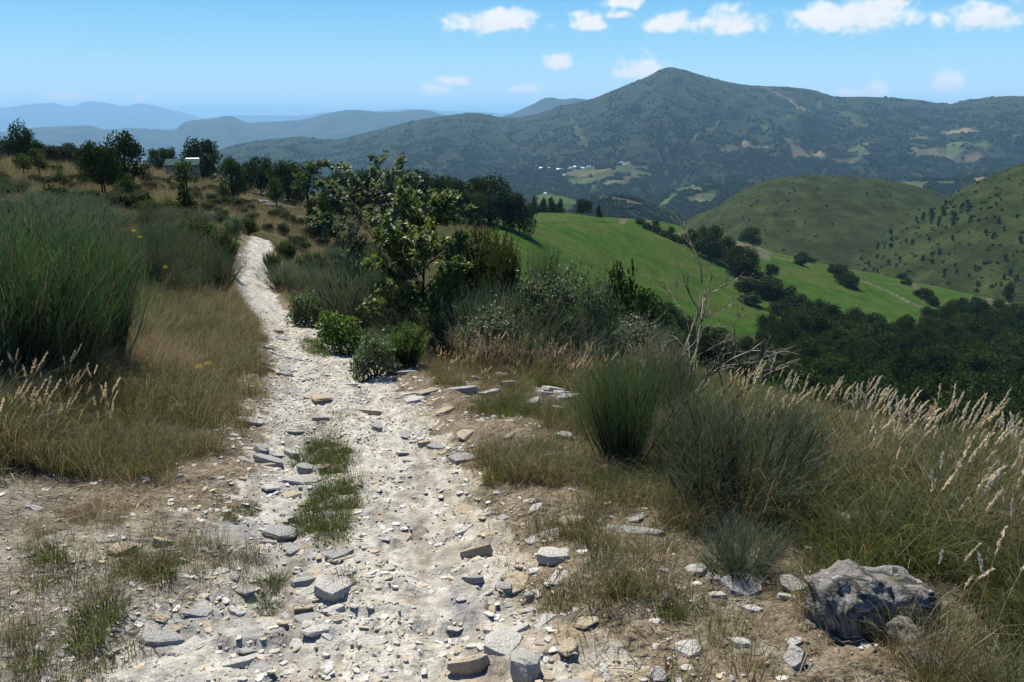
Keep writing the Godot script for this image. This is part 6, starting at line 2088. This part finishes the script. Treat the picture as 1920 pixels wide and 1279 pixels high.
func make_grass() -> void:
	var straw := [Vector3(0.25, 0.222, 0.148), Vector3(0.16, 0.136, 0.088), Vector3(0.37, 0.34, 0.25), Vector3(0.10, 0.088, 0.054)]
	var rust := [Vector3(0.14, 0.095, 0.056), Vector3(0.20, 0.155, 0.098), Vector3(0.085, 0.062, 0.038)]
	var green := [Vector3(0.056, 0.080, 0.026), Vector3(0.078, 0.102, 0.038), Vector3(0.038, 0.058, 0.022), Vector3(0.13, 0.128, 0.068)]
	var fresh := [Vector3(0.07, 0.108, 0.028), Vector3(0.10, 0.14, 0.04), Vector3(0.052, 0.08, 0.024)]
	var mixed: Array = straw + green
	var kinds := [
		["dry_grass", tuft(42, 0.30, 0.13, 0.0016, 0.25, straw, 0.8), mats.straw],
		["dry_grass", tuft(40, 0.40, 0.13, 0.0016, 0.30, straw + rust, 0.8), mats.straw],
		["rusty_grass", tuft(44, 0.24, 0.13, 0.0014, 0.2, rust + straw, 0.9), mats.straw],
		["green_grass", tuft(42, 0.25, 0.12, 0.0019, 0.15, green, 1.0), mats.grass_blade],
		["green_grass", tuft(40, 0.34, 0.11, 0.0019, 0.2, mixed, 0.9), mats.grass_blade],
		["short_grass", tuft(48, 0.10, 0.10, 0.0019, 0.05, fresh, 1.1), mats.grass_blade],
		["seed_grass", seed_grass(4, 0.66, 0.10, 0.26), mats.straw],
		["seed_grass", seed_grass(4, 0.85, 0.10, 0.36), mats.straw],
		["green_clump", tuft(150, 0.30, 0.16, 0.0018, 0.15, green + fresh, 1.1), mats.grass_blade],
		["stray_straw", tuft(5, 0.62, 0.16, 0.0013, 0.45, [Vector3(0.46, 0.41, 0.30), Vector3(0.36, 0.30, 0.20)], 1.1), mats.straw],
		["dry_stalk", seed_grass(6, 0.62, 0.09, 0.07), mats.straw],
	]
	var lists := []
	var tints := []
	for k in kinds:
		lists.append([])
		tints.append([])
	# the close slopes, thickest away from the path
	for j in 60000:
		var b := rng.randf_range(-41.0, 41.0)
		var d := sqrt(rng.randf_range(1.6 * 1.6, 19.0 * 19.0))
		if j < 14000:
			d = sqrt(rng.randf_range(1.6 * 1.6, 7.0 * 7.0))
		var x := d * sin(deg_to_rad(b))
		var z := -d * cos(deg_to_rad(b))
		var u := off_path(x, z)
		var away := absf(u) - half_path(z)
		var n := noise.get_noise_2d(x * 0.8, z * 0.8)
		var n2 := noise_b.get_noise_2d(x * 0.35 + 8.0, z * 0.35)
		var chance := 0.0
		var pick := 0
		var scale := rng.randf_range(0.7, 1.25)
		if away < 0.0:
			# the grassy strip between the ruts, and a few sprouts
			if z < -4.3 and z > -8.2 and absf(u + 0.22 + 0.05 * n) < 0.15 + 0.32 * n:
				chance = 0.9
				pick = 5 if rng.randf() < 0.85 else 3
				scale *= 0.62
			elif z < -12.5 and z > -15.0 and absf(u + 0.1) < 0.16:
				chance = 0.6
				pick = 5
			else:
				continue
		elif u < 0.0:
			chance = smoothstep(0.25, 1.3, away + n * 0.9) if z > -6.8 else smoothstep(-0.05, 0.5, away + n * 0.4)
			if z > -5.2:
				chance *= smoothstep(-0.02, 0.22, n + n2 * 0.5) * 0.75
			pick = [0, 1, 2, 3, 4, 4, 3, 3][rng.randi() % 8]
			if n2 > -0.06 and rng.randf() < 0.8:
				pick = 3 + rng.randi() % 2
			elif n2 < -0.22:
				pick = rng.randi() % 3
			if away < 0.9 and rng.randf() < 0.35:
				pick = 2
			if away > 2.2 and rng.randf() < 0.015:
				pick = 6 + rng.randi() % 2
			if away < 1.4:
				scale *= 0.8 if z < -6.8 else 0.65
			if z > -5.2:
				pick = 5 if rng.randf() < 0.5 else pick
				scale *= 0.55
		else:
			chance = smoothstep(0.2, 0.9, away + n * 0.8) * lerpf(0.25, 0.85, smoothstep(-0.2, 0.25, n))
			if d < 4.4:
				chance *= smoothstep(-0.1, 0.25, n + n2) * 0.75
			pick = [0, 2, 3, 4, 3, 4, 3, 1][rng.randi() % 8]
			if n2 > 0.08:
				pick = 3
			if u > 3.3 and d < 15.0 and rng.randf() < 0.012:
				pick = 6 + rng.randi() % 2
			if u > 1.4 and u < 4.0 and d > 9.5 and d < 14.0 and rng.randf() < 0.10:
				pick = 6
			if away < 1.6:
				scale *= 0.62
			if u > 3.0 and pick < 3 and rng.randf() < 0.6:
				pick = 3 + rng.randi() % 2
			if u > 3.6 and d > 7.0:
				scale *= 0.6
				if rng.randf() < 0.6:
					pick = 3
		if away > 0.5 and pick < 5:
			var odd := rng.randf()
			if odd < 0.05 and n2 > -0.2:
				pick = 8
			elif odd < (0.13 if u < 2.5 else 0.07):
				pick = 9
		if rng.randf() > chance:
			continue
		var clear := true
		for q in bare_spots:
			if absf(q.x - x) < q.z and absf(q.y - z) < q.z * 1.6:
				clear = false
				break
		if not clear:
			continue
		var p := Vector3(x, ground_y(x, z), z)
		lists[pick].append(Transform3D(Basis(Vector3.UP, rng.randf_range(-1.6, 1.6)).scaled(Vector3(1.0, rng.randf_range(0.7, 1.2), 1.0) * scale), p))
		tints[pick].append(ramp_tone(0.75, 1.2))
	# low patches of green in the gravel at the near left
	for c in [[-33.5, 4.4, 0.30], [-31.0, 4.2, 0.28], [-28.0, 4.1, 0.30], [-33.0, 3.6, 0.28], [-34.5, 3.4, 0.26], [-36.5, 3.1, 0.24], [-26.0, 4.3, 0.24], [-30.0, 3.85, 0.25], [-38.0, 4.0, 0.3], [-24.0, 4.6, 0.22], [-20.0, 4.0, 0.13], [-21.5, 4.4, 0.14]]:
		var mid := spot(c[0], c[1])
		for q in 17:
			var x: float = mid.x + rng.randfn() * c[2] * 0.6
			var z: float = mid.z + rng.randfn() * c[2] * 0.5
			var k: int = [5, 5, 3, 5, 0, 3, 2][rng.randi() % 7]
			lists[k].append(Transform3D(Basis(Vector3.UP, rng.randf() * TAU).scaled(Vector3.ONE * rng.randf_range(0.35, 0.65)), Vector3(x, ground_y(x, z), z)))
			tints[k].append(ramp_tone(0.8, 1.2))
	# tall oat grass crowding the right shoulder
	for j in 170:
		var b := rng.randf_range(15.0, 40.0)
		var d := rng.randf_range(3.4, 11.5)
		if b < 22.0 and d < 6.0:
			continue
		if b < 30.0 and d < 4.4:
			continue
		var p := spot(b, d)
		if noise_b.get_noise_2d(p.x * 0.6, p.z * 0.6) < rng.randf_range(-0.35, 0.2):
			continue
		var k := 6 + rng.randi() % 2
		lists[k].append(Transform3D(Basis(Vector3.UP, rng.randf_range(-0.8, 0.8)).scaled(Vector3.ONE * rng.randf_range(0.7, 1.15)), p))
		tints[k].append(ramp_tone(0.85, 1.2))
	for j in 20:
		var p := spot(rng.randf_range(-36.0, -27.0), rng.randf_range(6.2, 8.0))
		lists[6].append(Transform3D(Basis(Vector3.UP, rng.randf_range(-0.8, 0.8)).scaled(Vector3.ONE * rng.randf_range(0.7, 1.1)), p))
		tints[6].append(ramp_tone(0.7, 1.1))
	for j in 330:
		var p := spot(rng.randf_range(-4.5, 12.5), rng.randf_range(10.6, 13.2))
		lists[10].append(Transform3D(Basis(Vector3.UP, rng.randf() * TAU).scaled(Vector3.ONE * rng.randf_range(0.7, 1.2)), p))
		tints[10].append(ramp_tone(0.35, 0.65))
	# the slopes farther off
	for j in 52000:
		var b := rng.randf_range(-42.0, 42.0)
		var d := 18.0 * exp(rng.randf() * log(10.0))
		if b > -2.0 and d > 40.0:
			continue
		var p := spot(b, d)
		var u := off_path(p.x, p.z)
		if absf(u) < half_path(p.z) + 0.3 and d < 72.0:
			continue
		var pick := [0, 1, 2, 3, 4][rng.randi() % 5] as int
		if b > 0.0:
			pick = 3 + rng.randi() % 2
		lists[pick].append(Transform3D(Basis(Vector3.UP, rng.randf_range(-0.8, 0.8)).scaled(Vector3.ONE * rng.randf_range(0.9, 1.5) * clampf(d / 45.0, 1.0, 2.2)), p))
		tints[pick].append(ramp_tone(0.8, 1.15))
	var bits := []
	var bit_tint := []
	for j in 9000:
		var z := -1.8 * exp(rng.randf() * log(6.0))
		var u := rng.randf_range(-5.5, 5.0)
		if absf(u) < half_path(z) - 0.1:
			continue
		var x := centre(z) + u
		bits.append(Transform3D((Basis(Vector3.UP, rng.randf() * TAU) * Basis(Vector3.RIGHT, rng.randfn() * 0.25)).scaled(Vector3.ONE * rng.randf_range(0.5, 1.5)), Vector3(x, ground_y(x, z) + 0.006, z)))
		bit_tint.append(ramp_tone(0.5, 1.2))
	var bit := Faces.new()
	for j in 5:
		var p := Vector3(rng.randfn() * 0.04, 0, rng.randfn() * 0.04)
		var d := Vector3(rng.randfn(), rng.randfn() * 0.12, rng.randfn()).normalized() * rng.randf_range(0.04, 0.11)
		bit.strip([p, p + d * 0.5 + Vector3(0, 0.006, 0), p + d], d.cross(Vector3.UP).normalized(), [0.0012, 0.0014, 0.0006], tone(straw + rust, 0.3))
	many("litter", bit.done(), mats.straw, bits, bit_tint, "broken straw and dead stems littering the bare soil", "litter")
	var say := {"dry_grass": "dry straw-coloured grass on the slopes beside the path", "rusty_grass": "fine rust-brown grass along the path edges", "green_grass": "green grass mixed through the slopes beside the path", "short_grass": "short green turf between the ruts and in the gravel", "seed_grass": "tall pale seed-headed grass leaning in the wind", "green_clump": "bushy green grass clumps on the verges", "stray_straw": "single long straws straggling over the verges", "dry_stalk": "upright dry brown stalks below the willows"}
	for k in kinds.size():
		many(kinds[k][0], kinds[k][1], kinds[k][2], lists[k], tints[k], say[kinds[k][0]], "grass")
	var petals := Faces.new()
	leaf_cloud(petals, [[Vector3(0, 0, 0), Vector3(0.09, 0.05, 0.09)]], 60, 0.022, [Vector3(0.55, 0.36, 0.02), Vector3(0.62, 0.45, 0.05)], 0.6, 0.0)
	var sprays := []
	var gold := []
	for q in [[-25.2, 17.2, 1.35], [-24.9, 17.0, 1.25], [-23.6, 15.2, 0.9], [-21.6, 9.7, 0.22], [-22.2, 9.4, 0.22]]:
		sprays.append(Transform3D(Basis(Vector3.UP, rng.randf() * TAU).scaled(Vector3.ONE * 0.55), spot(q[0], q[1]) + Vector3(0, q[2], 0)))
		gold.append(Color(1, 1, 1))
	many("yellow_blossom", petals.done(), mats.leaf, sprays, gold, "small yellow flowers on the broom of the left slope", "flowers")
	# tussocks that stand out on their own
	var lush := [tuft(240, 0.24, 0.13, 0.0026, 0.1, fresh + green, 1.1), tuft(220, 0.20, 0.15, 0.0026, 0.15, fresh + green, 1.3)]
	var i := 0
	for t in TUSSOCKS:
		i += 1
		var o := shown("grass_tussock", lush[i % 2], mats.grass_blade)
		o.position = spot(t[0], t[1])
		o.rotation.y = rng.randf() * TAU
		o.scale = Vector3.ONE * t[2] / 0.42
		tag(o, t[3], "grass")
